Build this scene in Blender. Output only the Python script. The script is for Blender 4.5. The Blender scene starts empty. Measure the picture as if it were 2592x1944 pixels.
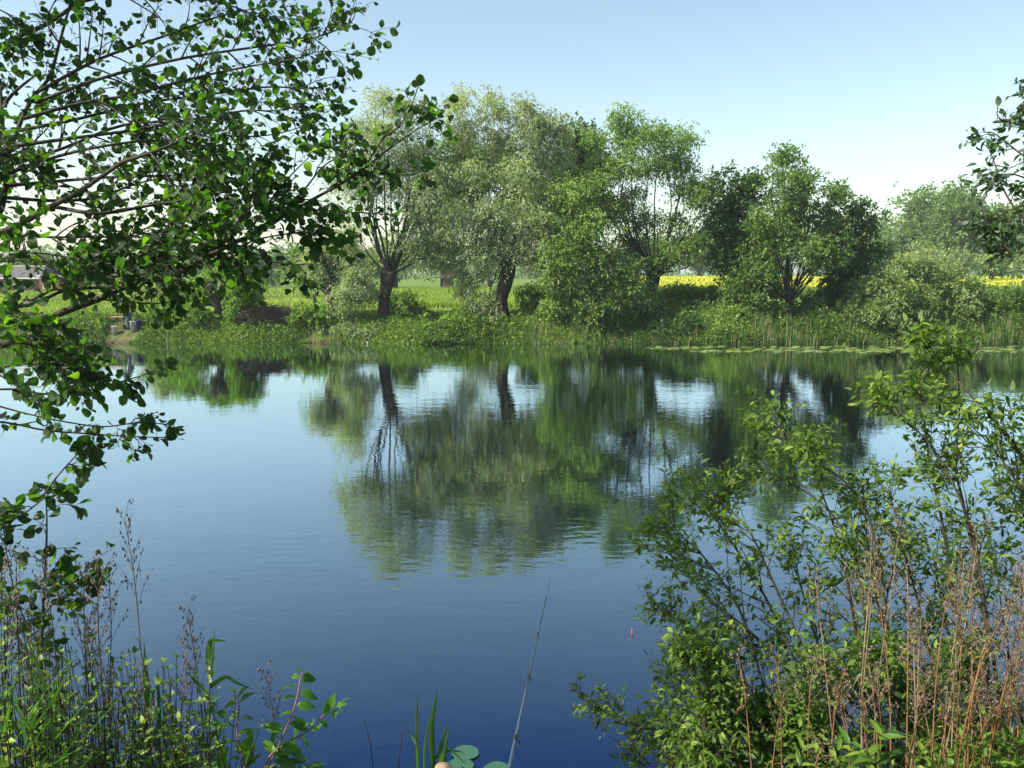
import bpy, math
import numpy as np
from mathutils import Vector

# ------------------------------------------------------------------ camera, sky, sun, exposure
sc = bpy.context.scene
CAM_H = 3.6
PITCH = math.radians(7.16)
F = 2245.0                       # focal length in photo pixels (2592 wide)
cd = bpy.data.cameras.new('camera'); cam = bpy.data.objects.new('camera', cd)
sc.collection.objects.link(cam); sc.camera = cam
cam.location = (0, 0, CAM_H); cam.rotation_euler = (math.radians(90) - PITCH, 0, 0)
cd.sensor_width = 36.0; cd.lens = 36.0 * F / 2592.0
cd.clip_start = 0.05; cd.clip_end = 6000

SUN_EL = math.radians(42)
SUN_AZ = math.radians(-109)       # from +Y towards -X : left of the view, slightly behind
w = bpy.data.worlds.new('World'); sc.world = w; w.use_nodes = True
nt = w.node_tree; nt.nodes.clear()
sky = nt.nodes.new('ShaderNodeTexSky'); sky.sky_type = 'NISHITA'; sky.sun_disc = False
sky.sun_elevation = SUN_EL; sky.sun_rotation = SUN_AZ
sky.air_density = 1.0; sky.dust_density = 1.0; sky.ozone_density = 0.1; sky.altitude = 0
bg = nt.nodes.new('ShaderNodeBackground'); bg.inputs['Strength'].default_value = 0.108
wo = nt.nodes.new('ShaderNodeOutputWorld')
wb = nt.nodes.new('ShaderNodeMix'); wb.data_type = 'RGBA'; wb.blend_type = 'MULTIPLY'; wb.inputs[0].default_value = 1; wb.inputs[7].default_value = (1.03, 1.02, .93, 1)   # white balance
nt.links.new(sky.outputs[0], wb.inputs[6]); nt.links.new(wb.outputs[2], bg.inputs[0]); nt.links.new(bg.outputs[0], wo.inputs[0])
sd = bpy.data.lights.new('sun', 'SUN'); sd.energy = 5.0; sd.angle = math.radians(0.5); sd.color = (1.0, 0.93, 0.80)
so = bpy.data.objects.new('sun', sd); sc.collection.objects.link(so)
to_sun = Vector((math.sin(SUN_AZ) * math.cos(SUN_EL), math.cos(SUN_AZ) * math.cos(SUN_EL), math.sin(SUN_EL)))
so.rotation_euler = to_sun.to_track_quat('Z', 'Y').to_euler()
so.location = to_sun * 60
sc.view_settings.view_transform = 'Standard'; sc.view_settings.look = 'None'
sc.view_settings.exposure = 1.05; sc.view_settings.gamma = 1.0
sc.cycles.max_bounces = 8; sc.cycles.diffuse_bounces = 3; sc.cycles.transparent_max_bounces = 8
sc.cycles.caustics_reflective = False; sc.cycles.caustics_refractive = False

# ------------------------------------------------------------------ helpers
rng = np.random.default_rng(11)
CT, ST = math.cos(PITCH), math.sin(PITCH)
def P(px, py, Y):
    """world point seen at photo pixel (px, py) that lies at world depth Y"""
    xc = (px - 1296.0) / F; yc = (972.0 - py) / F
    dy = CT + yc * ST; dz = -ST + yc * CT
    k = Y / dy
    return np.array([xc * k, Y, CAM_H + dz * k])
def smooth(a, b, x):
    t = np.clip((x - a) / (b - a), 0, 1); return t * t * (3 - 2 * t)
def gz(x, y):
    """ground height"""
    x = np.asarray(x, float); y = np.asarray(y, float)
    wob = 0.18 * np.sin(x * 1.3) + 0.1 * np.sin(x * 3.1 + 1)
    near = 2.0 - 3.2 * smooth(2.1 + wob * .5, 5.4 + wob, y)
    wf = 0.35 * np.sin(x * .35) + 0.2 * np.sin(x * .9 + 2)
    far = -1.2 + 2.3 * smooth(43.6 + wf, 47.6 + wf, y) + 0.5 * smooth(60, 130, y) + 0.05 * np.sin(x * .8) * np.sin(y * .7)
    return np.where(y < 24, near, far)
def nrm(v):
    return v / np.maximum(np.linalg.norm(v, axis=-1, keepdims=True), 1e-9)
def rv(n):
    return nrm(rng.normal(size=(n, 3)))
def spl(pts, K):
    """Catmull-Rom resample of a polyline to K points (any number of columns)"""
    p = np.asarray(pts, float)
    if len(p) == 2: return p[0] + np.linspace(0, 1, K)[:, None] * (p[1] - p[0])
    e = np.vstack([2 * p[0] - p[1], p, 2 * p[-1] - p[-2]])
    t = np.linspace(0, len(p) - 1 - 1e-6, K); i = t.astype(int); f = (t - i)[:, None]
    a, b, c, d = e[i], e[i + 1], e[i + 2], e[i + 3]
    return .5 * (2 * b + (c - a) * f + (2 * a - 5 * b + 4 * c - d) * f**2 + (3 * b - a - 3 * c + d) * f**3)

class MB:
    def __init__(s): s.v = []; s.f = []; s.a = []; s.l = []; s.n = 0
    def add(s, verts, faces, attr=None, uv=None):
        verts = np.asarray(verts, float).reshape(-1, 3); faces = np.asarray(faces, int)
        m = len(verts)
        s.v.append(verts); s.f.append(faces + s.n)
        s.a.append(np.full(m, .5) if attr is None else np.broadcast_to(attr, (m,)).astype(float))
        s.l.append(np.zeros((m, 2)) if uv is None else np.asarray(uv, float)); s.n += m
    def mesh(s, name, mat, smooth_=True):
        me = bpy.data.meshes.new(name)
        V = np.vstack(s.v); L = np.concatenate([f.ravel() for f in s.f])
        T = np.concatenate([np.full(len(f), f.shape[1]) for f in s.f])
        me.vertices.add(len(V)); me.loops.add(len(L)); me.polygons.add(len(T))
        me.vertices.foreach_set('co', V.ravel().astype(np.float32))
        me.loops.foreach_set('vertex_index', L.astype(np.int32))
        me.polygons.foreach_set('loop_start', np.concatenate([[0], np.cumsum(T)[:-1]]).astype(np.int32))
        me.polygons.foreach_set('loop_total', T.astype(np.int32))
        me.polygons.foreach_set('use_smooth', np.full(len(T), smooth_))
        at = me.attributes.new('v', 'FLOAT', 'POINT'); at.data.foreach_set('value', np.concatenate(s.a).astype(np.float32))
        U = np.vstack(s.l)
        at = me.attributes.new('lu', 'FLOAT', 'POINT'); at.data.foreach_set('value', U[:, 0].astype(np.float32))
        at = me.attributes.new('lv', 'FLOAT', 'POINT'); at.data.foreach_set('value', U[:, 1].astype(np.float32))
        me.update(calc_edges=True); me.validate()
        if mat is not None: me.materials.append(mat)
        return me
    def build(s, name, mat, parent=None, smooth_=True):
        o = bpy.data.objects.new(name, s.mesh(name, mat, smooth_)); sc.collection.objects.link(o)
        if parent is not None: o.parent = parent; o.matrix_parent_inverse = parent.matrix_basis.inverted()
        return o
def tag(o, label=None, cat=None, group=None, kind=None):
    if label: o['label'] = label
    if cat: o['category'] = cat
    if group: o['group'] = group
    if kind: o['kind'] = kind
    return o
def thing(name, loc, label, cat, group=None):
    o = bpy.data.objects.new(name, None); sc.collection.objects.link(o)
    o.location = tuple(float(c) for c in loc); o.empty_display_size = .2
    return tag(o, label, cat, group)

def tubes(mb, Pt, R, S=5, attr=None):
    """Pt (N,K,3), R (N,K): N tapered tubes with S sides"""
    Pt = np.asarray(Pt, float); R = np.asarray(R, float)
    if Pt.ndim == 2: Pt = Pt[None]; R = R[None]
    N, K, _ = Pt.shape
    T = nrm(np.gradient(Pt, axis=1))
    ref = np.where(np.abs(T[:, :1, 2:3]) > .8, np.array([1., .15, 0]), np.array([0, .1, 1.]))
    ref = np.broadcast_to(ref, T.shape)
    A = nrm(np.cross(T, ref)); B = np.cross(T, A)
    th = np.arange(S) * 2 * math.pi / S
    ring = Pt[:, :, None, :] + R[:, :, None, None] * (np.cos(th)[None, None, :, None] * A[:, :, None, :] + np.sin(th)[None, None, :, None] * B[:, :, None, :])
    V = ring.reshape(-1, 3)
    n = np.arange(N)[:, None, None] * K * S; k = np.arange(K - 1)[None, :, None] * S; q = np.arange(S)[None, None, :]
    a = n + k + q; b = n + k + (q + 1) % S
    Fq = np.stack([a, b, b + S, a + S], -1).reshape(-1, 4)
    av = rng.random(N) if attr is None else np.broadcast_to(attr, (N,))
    mb.add(V, Fq, np.repeat(av, K * S))

# leaf templates: x across, y along, z normal
def leaf_tmpl(prof, fold=.25, curl=.25, notch=0):
    """prof: half-width at stations 0..1"""
    k = len(prof); ys = np.linspace(0, 1, k); v = []; uv = []
    for i, (y, h) in enumerate(zip(ys, prof)):
        z = -curl * y * y
        yy = y - (notch if i == k - 1 else 0)
        for sx in (-1, 0, 1):
            v.append((sx * h, yy + (notch * 1.2 if (i == k - 1 and sx) else 0), z + (fold * h if sx else 0))); uv.append((sx, y))
    f = []
    for i in range(k - 1):
        for j in (0, 1):
            a = i * 3 + j; f.append((a, a + 1, a + 4, a + 3))
    return np.array(v), np.array(f), np.array(uv)
ALDER = leaf_tmpl([.05, .30, .43, .46, .36, .12], .22, .18, .04)
ALDER2 = leaf_tmpl([.05, .26, .40, .44, .33, .14], .42, .45, .03)
ALDER3 = leaf_tmpl([.04, .24, .36, .36, .24, .06], -.15, -.2, .0)
SALLOW2 = leaf_tmpl([.02, .13, .17, .14, .02], .5, .7)
SALLOW = leaf_tmpl([.02, .17, .24, .20, .02], .35, .35)
CHERRY = leaf_tmpl([.02, .20, .28, .24, .12, .01], .4, .4)
LANCE = leaf_tmpl([.03, .09, .10, .07, .005], .4, .45)
NETTLE = leaf_tmpl([.05, .28, .26, .14, .01], .3, .35)
SMALL = leaf_tmpl([.03, .24, .02], .2, .1)
RHOMB = (np.array([(0, 0, 0), (.5, .45, .08), (0, 1, -.05), (-.5, .45, .08)]), np.array([(0, 1, 2, 3)]), np.array([(0, 0), (1, .5), (0, 1), (-1, .5)]))
BLADE = (np.array([(-.5, 0, 0), (.5, 0, 0), (-.42, .4, 0), (.42, .4, 0), (-.25, .75, -.06), (.25, .75, -.06), (0, 1, -.2)]),
         np.array([(0, 1, 3, 2), (2, 3, 5, 4), (4, 5, 6, 6)]), np.array([(-1, 0), (1, 0), (-1, .4), (1, .4), (-1, .75), (1, .75), (0, 1)]))
def leaves(mb, tm, pos, d, n, size, width=None, attr=None):
    v, f, uv = tm; N = len(pos)
    if N == 0: return
    y = nrm(d); z = nrm(n - (n * y).sum(1, keepdims=True) * y); x = np.cross(y, z)
    size = np.broadcast_to(size, (N,)); wd = size if width is None else np.broadcast_to(width, (N,))
    V = pos[:, None] + wd[:, None, None] * v[None, :, :1] * x[:, None] + size[:, None, None] * v[None, :, 1:2] * y[:, None] + wd[:, None, None] * v[None, :, 2:3] * z[:, None]
    m = len(v)
    ff = f[:, :]; 
    av = np.clip(rng.normal(.5, .2, N), 0, 1) if attr is None else np.broadcast_to(attr, (N,))
    if tm is BLADE:
        q = f[:2]; t = np.array([(4, 5, 6)])
        off = (np.arange(N) * m)[:, None, None]
        base = V.reshape(-1, 3)
        n0 = mb.n
        mb.add(base, (q[None] + off).reshape(-1, 4), np.repeat(av, m), np.tile(uv, (N, 1)))
        mb.f.append((t[None] + off).reshape(-1, 3) + n0)
    else:
        mb.add(V.reshape(-1, 3), (ff[None] + (np.arange(N) * m)[:, None, None]).reshape(-1, f.shape[1]), np.repeat(av, m), np.tile(uv, (N, 1)))

# ------------------------------------------------------------------ materials
def newmat(name):
    m = bpy.data.materials.new(name); m.use_nodes = True; n = m.node_tree; n.nodes.clear()
    return m, n, n.nodes, n.links
def ramp(nodes, stops, interp='LINEAR'):
    r = nodes.new('ShaderNodeValToRGB'); e = r.color_ramp.elements; r.color_ramp.interpolation = interp
    e[0].position, e[0].color = stops[0][0], (*stops[0][1], 1)
    e[1].position, e[1].color = stops[-1][0], (*stops[-1][1], 1)
    for p, c in stops[1:-1]:
        x = e.new(p); x.color = (*c, 1)
    return r
def leafmat(name, dark, mid, light, trans=.35, rough=.5, under=None, veins=0.0, spec=.35, tcol=1.6):
    m, t, N, L = newmat(name)
    at = N.new('ShaderNodeAttribute'); at.attribute_name = 'v'
    r = ramp(N, [(0, dark), (.5, mid), (1, light)]); L.new(at.outputs['Fac'], r.inputs[0]); col = r.outputs[0]
    if veins:
        u = N.new('ShaderNodeAttribute'); u.attribute_name = 'lu'; v = N.new('ShaderNodeAttribute'); v.attribute_name = 'lv'
        ab = N.new('ShaderNodeMath'); ab.operation = 'ABSOLUTE'; L.new(u.outputs['Fac'], ab.inputs[0])
        m1 = N.new('ShaderNodeMath'); m1.operation = 'MULTIPLY_ADD'; L.new(ab.outputs[0], m1.inputs[0]); m1.inputs[1].default_value = -.45; L.new(v.outputs['Fac'], m1.inputs[2])
        m2 = N.new('ShaderNodeMath'); m2.operation = 'MULTIPLY'; L.new(m1.outputs[0], m2.inputs[0]); m2.inputs[1].default_value = 40
        sn = N.new('ShaderNodeMath'); sn.operation = 'SINE'; L.new(m2.outputs[0], sn.inputs[0])
        bp = N.new('ShaderNodeBump'); bp.inputs['Strength'].default_value = veins; bp.inputs['Distance'].default_value = .002; L.new(sn.outputs[0], bp.inputs['Height'])
    if under:
        g = N.new('ShaderNodeNewGeometry'); mx = N.new('ShaderNodeMix'); mx.data_type = 'RGBA'
        L.new(g.outputs['Backfacing'], mx.inputs[0]); L.new(col, mx.inputs[6]); mx.inputs[7].default_value = (*under, 1); col = mx.outputs[2]
    p = N.new('ShaderNodeBsdfPrincipled'); p.inputs['Roughness'].default_value = rough; p.inputs['Specular IOR Level'].default_value = spec
    L.new(col, p.inputs['Base Color'])
    tr = N.new('ShaderNodeBsdfTranslucent')
    mul = N.new('ShaderNodeMix'); mul.data_type = 'RGBA'; mul.blend_type = 'MULTIPLY'; mul.inputs[0].default_value = 1
    L.new(r.outputs[0], mul.inputs[6]); mul.inputs[7].default_value = (tcol * 1.35, tcol * 1.5, tcol * .35, 1)
    L.new(mul.outputs[2], tr.inputs[0])
    if veins: L.new(bp.outputs[0], p.inputs['Normal'])
    ms = N.new('ShaderNodeMixShader'); ms.inputs[0].default_value = trans
    L.new(p.outputs[0], ms.inputs[1]); L.new(tr.outputs[0], ms.inputs[2])
    o = N.new('ShaderNodeOutputMaterial'); L.new(ms.outputs[0], o.inputs[0])
    return m
def noisemat(name, c1, c2, scale=6, rough=.9, bump=.4, stretch=(1, 1, 1), c3=None, dist=.02, spec=.3, detail=6):
    m, t, N, L = newmat(name)
    tc = N.new('ShaderNodeTexCoord'); mp = N.new('ShaderNodeMapping'); mp.inputs['Scale'].default_value = stretch
    L.new(tc.outputs['Object'], mp.inputs[0])
    n = N.new('ShaderNodeTexNoise'); n.inputs['Scale'].default_value = scale; n.inputs['Detail'].default_value = detail; n.inputs['Roughness'].default_value = .65
    L.new(mp.outputs[0], n.inputs[0])
    st = [(.3, c1), (.7, c2)] if c3 is None else [(.3, c1), (.5, c2), (.7, c3)]
    r = ramp(N, st); L.new(n.outputs[0], r.inputs[0])
    p = N.new('ShaderNodeBsdfPrincipled'); p.inputs['Roughness'].default_value = rough; p.inputs['Specular IOR Level'].default_value = spec
    L.new(r.outputs[0], p.inputs['Base Color'])
    b = N.new('ShaderNodeBump'); b.inputs['Strength'].default_value = bump; b.inputs['Distance'].default_value = dist
    L.new(n.outputs[0], b.inputs['Height']); L.new(b.outputs[0], p.inputs['Normal'])
    o = N.new('ShaderNodeOutputMaterial'); L.new(p.outputs[0], o.inputs[0])
    return m
M = {}
M['alder'] = leafmat('alder_leaf', (.009, .028, .008), (.024, .065, .013), (.09, .165, .022), .45, .38, (.045, .085, .028), .5, tcol=2.3)
M['sallow'] = leafmat('sallow_leaf', (.028, .065, .014), (.095, .170, .026), (.25, .34, .06), .38, .55, (.13, .19, .08), .3, spec=.2)
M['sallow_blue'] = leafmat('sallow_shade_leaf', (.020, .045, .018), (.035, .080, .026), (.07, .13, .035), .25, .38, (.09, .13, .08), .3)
M['cherry'] = leafmat('cherry_leaf', (.03, .10, .012), (.06, .17, .02), (.13, .27, .03), .35, .35, (.10, .18, .05), .6)
M['herb'] = leafmat('herb_leaf', (.032, .078, .010), (.088, .165, .020), (.23, .32, .042), .35, .5)
M['reed'] = leafmat('reed_leaf', (.02, .06, .012), (.045, .12, .02), (.11, .20, .035), .30, .4)
M['silver'] = leafmat('silver_willow_leaf', (0.115, 0.160, 0.084), (0.275, 0.336, 0.176), (0.518, 0.580, 0.351), .42, .5, (.34, .38, .27), tcol=1.1)
M['greenwillow'] = leafmat('green_willow_leaf', (0.064, 0.137, 0.031), (0.166, 0.281, 0.064), (0.359, 0.489, 0.144), .42, .5, (.15, .21, .09), tcol=1.2)
M['treeleaf'] = leafmat('tree_leaf', (0.056, 0.119, 0.030), (0.133, 0.231, 0.056), (0.265, 0.379, 0.105), .42, .5, (.08, .13, .05), tcol=1.2)
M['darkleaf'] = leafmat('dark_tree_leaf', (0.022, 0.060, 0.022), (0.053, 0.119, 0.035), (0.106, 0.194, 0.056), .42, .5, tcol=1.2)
M['bushleaf'] = leafmat('grey_bush_leaf', (0.108, 0.151, 0.057), (0.230, 0.302, 0.108), (0.416, 0.489, 0.216), .42, .55, (.22, .27, .14), tcol=1.1)
M['limeleaf'] = leafmat('lime_bush_leaf', (0.062, 0.138, 0.019), (0.138, 0.250, 0.037), (0.275, 0.413, 0.062), .42, .5, tcol=1.2)
M['yellowleaf'] = leafmat('yellow_green_leaf', (.10, .16, .01), (.22, .30, .02), (.42, .46, .04), .32, .5, tcol=1.2)
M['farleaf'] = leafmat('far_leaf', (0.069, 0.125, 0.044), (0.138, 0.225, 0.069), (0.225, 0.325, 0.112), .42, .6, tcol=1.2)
M['grass'] = leafmat('meadow_grass', (0.100, 0.160, 0.035), (0.200, 0.270, 0.065), (0.360, 0.400, 0.140), .42, .6, tcol=1.2)
M['crop'] = leafmat('crop_leaf', (0.090, 0.160, 0.020), (0.200, 0.290, 0.045), (0.360, 0.430, 0.100), .42, .5, tcol=1.2)
M['rape'] = leafmat('rapeseed_flower', (.12, .20, .03), (.42, .42, .03), (.58, .56, .07), .15, .7, tcol=1.0)
M['dryreed'] = leafmat('dry_reed', (.16, .16, .07), (.30, .28, .14), (.45, .42, .25), .2, .7, tcol=.8)
M['under'] = leafmat('undergrowth_leaf', (0.035, 0.088, 0.018), (0.106, 0.194, 0.037), (0.275, 0.375, 0.088), .42, .5, tcol=1.2)
M['bark'] = noisemat('bark', (.013, .012, .010), (.058, .052, .042), 9, .95, .9, (3, 3, .6))
M['alderbark'] = noisemat('alder_bark', (.012, .010, .008), (.05, .042, .030), 30, .8, .5, c3=(.065, .058, .042))
M['twig'] = noisemat('twig_bark', (.020, .014, .010), (.06, .04, .028), 40, .7, .3)
M['greentwig'] = noisemat('sallow_bark', (.016, .016, .010), (.055, .052, .030), 40, .65, .2)
M['redtwig'] = noisemat('cherry_shoot_bark', (.12, .055, .03), (.28, .15, .07), 50, .6, .2)
M['dryorange'] = noisemat('dry_orange_stalk', (.08, .035, .016), (.20, .090, .038), 18, .7, .3, (1, 1, .25), c3=(.32, .19, .10))
M['drytan'] = noisemat('dry_tan_stalk', (.12, .085, .05), (.30, .22, .14), 18, .8, .3, (1, 1, .25))
M['darkstalk'] = noisemat('dark_stalk', (.010, .010, .012), (.05, .04, .035), 18, .7, .3, (1, 1, .25))  # left dry stalks: the alder's shade is put into this dark colour
M['seed'] = noisemat('seed_head', (.07, .05, .035), (.21, .16, .11), 40, .95, .3)

# ------------------------------------------------------------------ ground (one sheet) and water
def build_ground():
    xs = np.concatenate([[-3000, -1200, -500, -250, -150, -110], np.arange(-90, -32, 2.), np.arange(-32, 32.1, .5), np.arange(34, 92, 2.), [110, 150, 250, 500, 1200, 3000]])
    ys = np.concatenate([[-60, -20, -6, -2], np.arange(0, 6.4, .2), [8, 12, 20, 28, 36, 40], np.arange(42, 50, .25), np.arange(50, 70, 1.), np.arange(72, 150, 4.), [170, 220, 300, 450, 700, 1200, 2400, 4000]])
    X, Y = np.meshgrid(xs, ys); Z = gz(X, Y)
    Z = Z + np.where((Y > 45) & (Y < 60), .06 * np.sin(X * 2.7 + Y) * np.sin(Y * 3.1 - X * .7), 0) + np.where(Y < 6, .04 * np.sin(X * 5 + Y * 3), 0)
    V = np.stack([X, Y, Z], -1).reshape(-1, 3); nx = len(xs)
    i = (np.arange(len(ys) - 1)[:, None] * nx + np.arange(nx - 1)[None]).ravel()
    mb = MB(); mb.add(V, np.stack([i, i + 1, i + 1 + nx, i + nx], 1))
    m, t, N, L = newmat('ground_soil_grass')
    g = N.new('ShaderNodeNewGeometry')
    n1 = N.new('ShaderNodeTexNoise'); n1.inputs['Scale'].default_value = 1.3; n1.inputs['Detail'].default_value = 10; n1.inputs['Roughness'].default_value = .7
    L.new(g.outputs['Position'], n1.inputs[0])
    grass = ramp(N, [(.3, (.045, .085, .016)), (.5, (.10, .17, .03)), (.72, (.20, .26, .06))]); L.new(n1.outputs[0], grass.inputs[0])
    n2 = N.new('ShaderNodeTexNoise'); n2.inputs['Scale'].default_value = 5; n2.inputs['Detail'].default_value = 8; L.new(g.outputs['Position'], n2.inputs[0])
    soil = ramp(N, [(.35, (.035, .025, .018)), (.7, (.14, .10, .07))]); L.new(n2.outputs[0], soil.inputs[0])
    # bare trodden earth: three places on the far bank, the whole near bank and the bed
    fac = None
    for cx, cy, r in [(P(1120, 830, 46.6)[0], 46.8, 2.2), (P(810, 862, 46)[0], 46.0, 1.1), (P(320, 850, 46.3)[0], 46.3, 1.3)]:
        vm = N.new('ShaderNodeVectorMath'); vm.operation = 'DISTANCE'; L.new(g.outputs['Position'], vm.inputs[0]); vm.inputs[1].default_value = (cx, cy, .7)
        mr = N.new('ShaderNodeMapRange'); mr.inputs[1].default_value = r * .6; mr.inputs[2].default_value = r * 1.2; mr.inputs[3].default_value = .65; mr.inputs[4].default_value = 0
        L.new(vm.outputs['Value'], mr.inputs[0])
        if fac is None: fac = mr.outputs[0]
        else:
            a = N.new('ShaderNodeMath'); a.operation = 'MAXIMUM'; L.new(fac, a.inputs[0]); L.new(mr.outputs[0], a.inputs[1]); fac = a.outputs[0]
    sp = N.new('ShaderNodeSeparateXYZ'); L.new(g.outputs['Position'], sp.inputs[0])
    mr = N.new('ShaderNodeMapRange'); mr.inputs[1].default_value = .35; mr.inputs[2].default_value = .05; mr.inputs[3].default_value = 0; mr.inputs[4].default_value = 1; L.new(sp.outputs['Z'], mr.inputs[0])
    a = N.new('ShaderNodeMath'); a.operation = 'MAXIMUM'; L.new(fac, a.inputs[0]); L.new(mr.outputs[0], a.inputs[1])
    mx = N.new('ShaderNodeMix'); mx.data_type = 'RGBA'; L.new(a.outputs[0], mx.inputs[0]); L.new(grass.outputs[0], mx.inputs[6]); L.new(soil.outputs[0], mx.inputs[7])
    p = N.new('ShaderNodeBsdfPrincipled'); p.inputs['Roughness'].default_value = 1; p.inputs['Specular IOR Level'].default_value = .1
    b = N.new('ShaderNodeBump'); b.inputs['Strength'].default_value = .8; b.inputs['Distance'].default_value = .08; L.new(n2.outputs[0], b.inputs['Height']); L.new(b.outputs[0], p.inputs['Normal'])
    L.new(mx.outputs[2], p.inputs['Base Color']); o = N.new('ShaderNodeOutputMaterial'); L.new(p.outputs[0], o.inputs[0])
    tag(mb.build('ground', m), kind='structure')
build_ground()

def build_water():
    mb = MB(); xs = np.linspace(-400, 400, 41); ys = np.concatenate([np.linspace(3.2, 46, 20), [47.8]])
    X, Y = np.meshgrid(xs, ys); nx = len(xs)
    i = (np.arange(len(ys) - 1)[:, None] * nx + np.arange(nx - 1)[None]).ravel()
    mb.add(np.stack([X, Y, 0 * X], -1), np.stack([i, i + 1, i + 1 + nx, i + nx], 1))
    m, t, N, L = newmat('pond_water')
    g = N.new('ShaderNodeNewGeometry')
    def noise(scale, sx, sy, detail=3, rot=0):
        mp = N.new('ShaderNodeMapping'); mp.inputs['Scale'].default_value = (sx, sy, 1); mp.inputs['Rotation'].default_value = (0, 0, rot)
        L.new(g.outputs['Position'], mp.inputs[0])
        n = N.new('ShaderNodeTexNoise'); n.inputs['Scale'].default_value = scale; n.inputs['Detail'].default_value = detail; n.inputs['Roughness'].default_value = .5
        L.new(mp.outputs[0], n.inputs[0]); return n.outputs[0]
    fine = noise(5.0, .7, 1.25, 2, .3); mid = noise(1.3, .5, 1.0, 2, -.15); wide = noise(.10, .5, 1.1, 2, .5)
    # ripples are stronger in wind patches and fade towards the sheltered near bank
    pr = N.new('ShaderNodeMapRange'); pr.inputs[1].default_value = .40; pr.inputs[2].default_value = .62; pr.inputs[3].default_value = .35; pr.inputs[4].default_value = 1.0; L.new(wide, pr.inputs[0])
    b1 = N.new('ShaderNodeBump'); b1.inputs['Distance'].default_value = .003; L.new(pr.outputs[0], b1.inputs['Strength']); L.new(fine, b1.inputs['Height'])
    b2 = N.new('ShaderNodeBump'); b2.inputs['Distance'].default_value = .0055; L.new(pr.outputs[0], b2.inputs['Strength']); L.new(mid, b2.inputs['Height']); L.new(b1.outputs[0], b2.inputs['Normal'])
    # reflectance rises from steep to grazing view angles (surface-to-surface angle, any viewpoint)
    lw = N.new('ShaderNodeLayerWeight'); lw.inputs['Blend'].default_value = .5; L.new(b2.outputs[0], lw.inputs['Normal'])
    inv = N.new('ShaderNodeMath'); inv.operation = 'SUBTRACT'; inv.inputs[0].default_value = 1; L.new(lw.outputs['Facing'], inv.inputs[1])
    rr = ramp(N, [(0, (1, 1, 1)), (.10, (.84,) * 3), (.20, (.70,) * 3), (.31, (.46,) * 3), (.40, (.27,) * 3), (.50, (.075,) * 3), (.7, (.05,) * 3), (1, (.05,) * 3)]); L.new(inv.outputs[0], rr.inputs[0])
    gl = N.new('ShaderNodeBsdfGlossy'); gl.inputs['Roughness'].default_value = .02; gl.inputs['Color'].default_value = (.84, .95, 1, 1); L.new(b2.outputs[0], gl.inputs['Normal'])
    df = N.new('ShaderNodeBsdfDiffuse'); bc = ramp(N, [(.18, (.001, .003, .004)), (.33, (.001, .006, .016)), (.5, (.001, .010, .050))]); L.new(inv.outputs[0], bc.inputs[0]); L.new(bc.outputs[0], df.inputs['Color'])
    ms = N.new('ShaderNodeMixShader'); L.new(rr.outputs[0], ms.inputs[0]); L.new(df.outputs[0], ms.inputs[1]); L.new(gl.outputs[0], ms.inputs[2])
    o = N.new('ShaderNodeOutputMaterial'); L.new(ms.outputs[0], o.inputs[0])
    tag(mb.build('water', m), kind='structure')
build_water()

# ------------------------------------------------------------------ far bank trees
FOL = 5.2
def lobes_to_leaves(mb, lobes, Y, tm, size, width, dens, droop=.5, twig=.55, per=9, depth=1.0, up=.15, mb_twig=None, jit=.9, fill=.45):
    """lobes: (px, py, rx_px, ry_px[, dy]); leafy twiglets through the volume of each"""
    k = Y / F
    for lb in lobes:
        cx, cy, rx, ry = lb[:4]; dy = lb[4] if len(lb) > 4 else rng.uniform(-jit, jit)
        c = P(cx, cy, Y + dy); a = rx * k; c_ = ry * k; b = max(a, c_) * .95 * depth
        n = max(6, int(dens * FOL * (a * c_ + a * b + b * c_)))
        u = rv(n); r = rng.random(n) ** fill
        r *= 1 + .13 * np.sin(u[:, 0] * 5 + cx) * np.sin(u[:, 2] * 6 + cy) + .10 * rng.normal(size=n)
        p0 = c + u * r[:, None] * np.array([a, b, c_])
        # most twiglets sit in leafy clumps with gaps between them
        nc = max(3, n // 26); cc = p0[:nc]; rad = (.20 + .16 * min(a, c_)) * (size / .13)
        own = rng.integers(0, nc, n); cl = rng.random(n) < .78
        off = rng.normal(size=(n, 3)) * rad * np.array([.9, .9, .55])
        p0 = np.where(cl[:, None], cc[own] + off, p0)
        d = nrm(u * .7 + np.array([0, 0, up]) + rng.normal(size=(n, 3)) * .45)
        L_ = twig * rng.uniform(.5, 1.25, n)
        t = np.linspace(.1, 1, per)[None, :, None]
        pts = p0[:, None] + d[:, None] * L_[:, None, None] * t + np.array([0, 0, -1.]) * droop * (L_[:, None, None] * t ** 2)
        tan = nrm(d[:, None] * 1.0 + np.array([0, 0, -2.]) * droop * t)
        tan = np.broadcast_to(tan, pts.shape).reshape(-1, 3); q = pts.reshape(-1, 3)
        q = q + rng.normal(size=q.shape) * size * .35
        ld = nrm(tan + rng.normal(size=q.shape) * .55 + np.array([0, 0, -.35 * droop]))
        ln = nrm(np.array([0, 0, .5]) + rng.normal(size=q.shape) * .8)
        clump = np.repeat(np.where(cl, rng.normal(0, .16, nc)[own], rng.normal(0, .1, n)), per)
        leaves(mb, tm, q, ld, ln, 1.15 * size * rng.uniform(.7, 1.25, len(q)), 1.45 * width * rng.uniform(.7, 1.2, len(q)), np.clip(rng.normal(.45, .17, len(q)) + clump, 0, 1))
        if mb_twig is not None:
            s = rng.random(n) < .05; m_ = int(s.sum())
            if m_: 
                tt = np.linspace(0, 1, 4)[None, :, None]
                pp = p0[s][:, None] + d[s][:, None] * L_[s][:, None, None] * tt + np.array([0, 0, -1.]) * droop * (L_[s][:, None, None] * tt ** 2)
                tubes(mb_twig, pp, np.broadcast_to(np.array([.012, .010, .008, .004]), (m_, 4)), 3)
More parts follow.
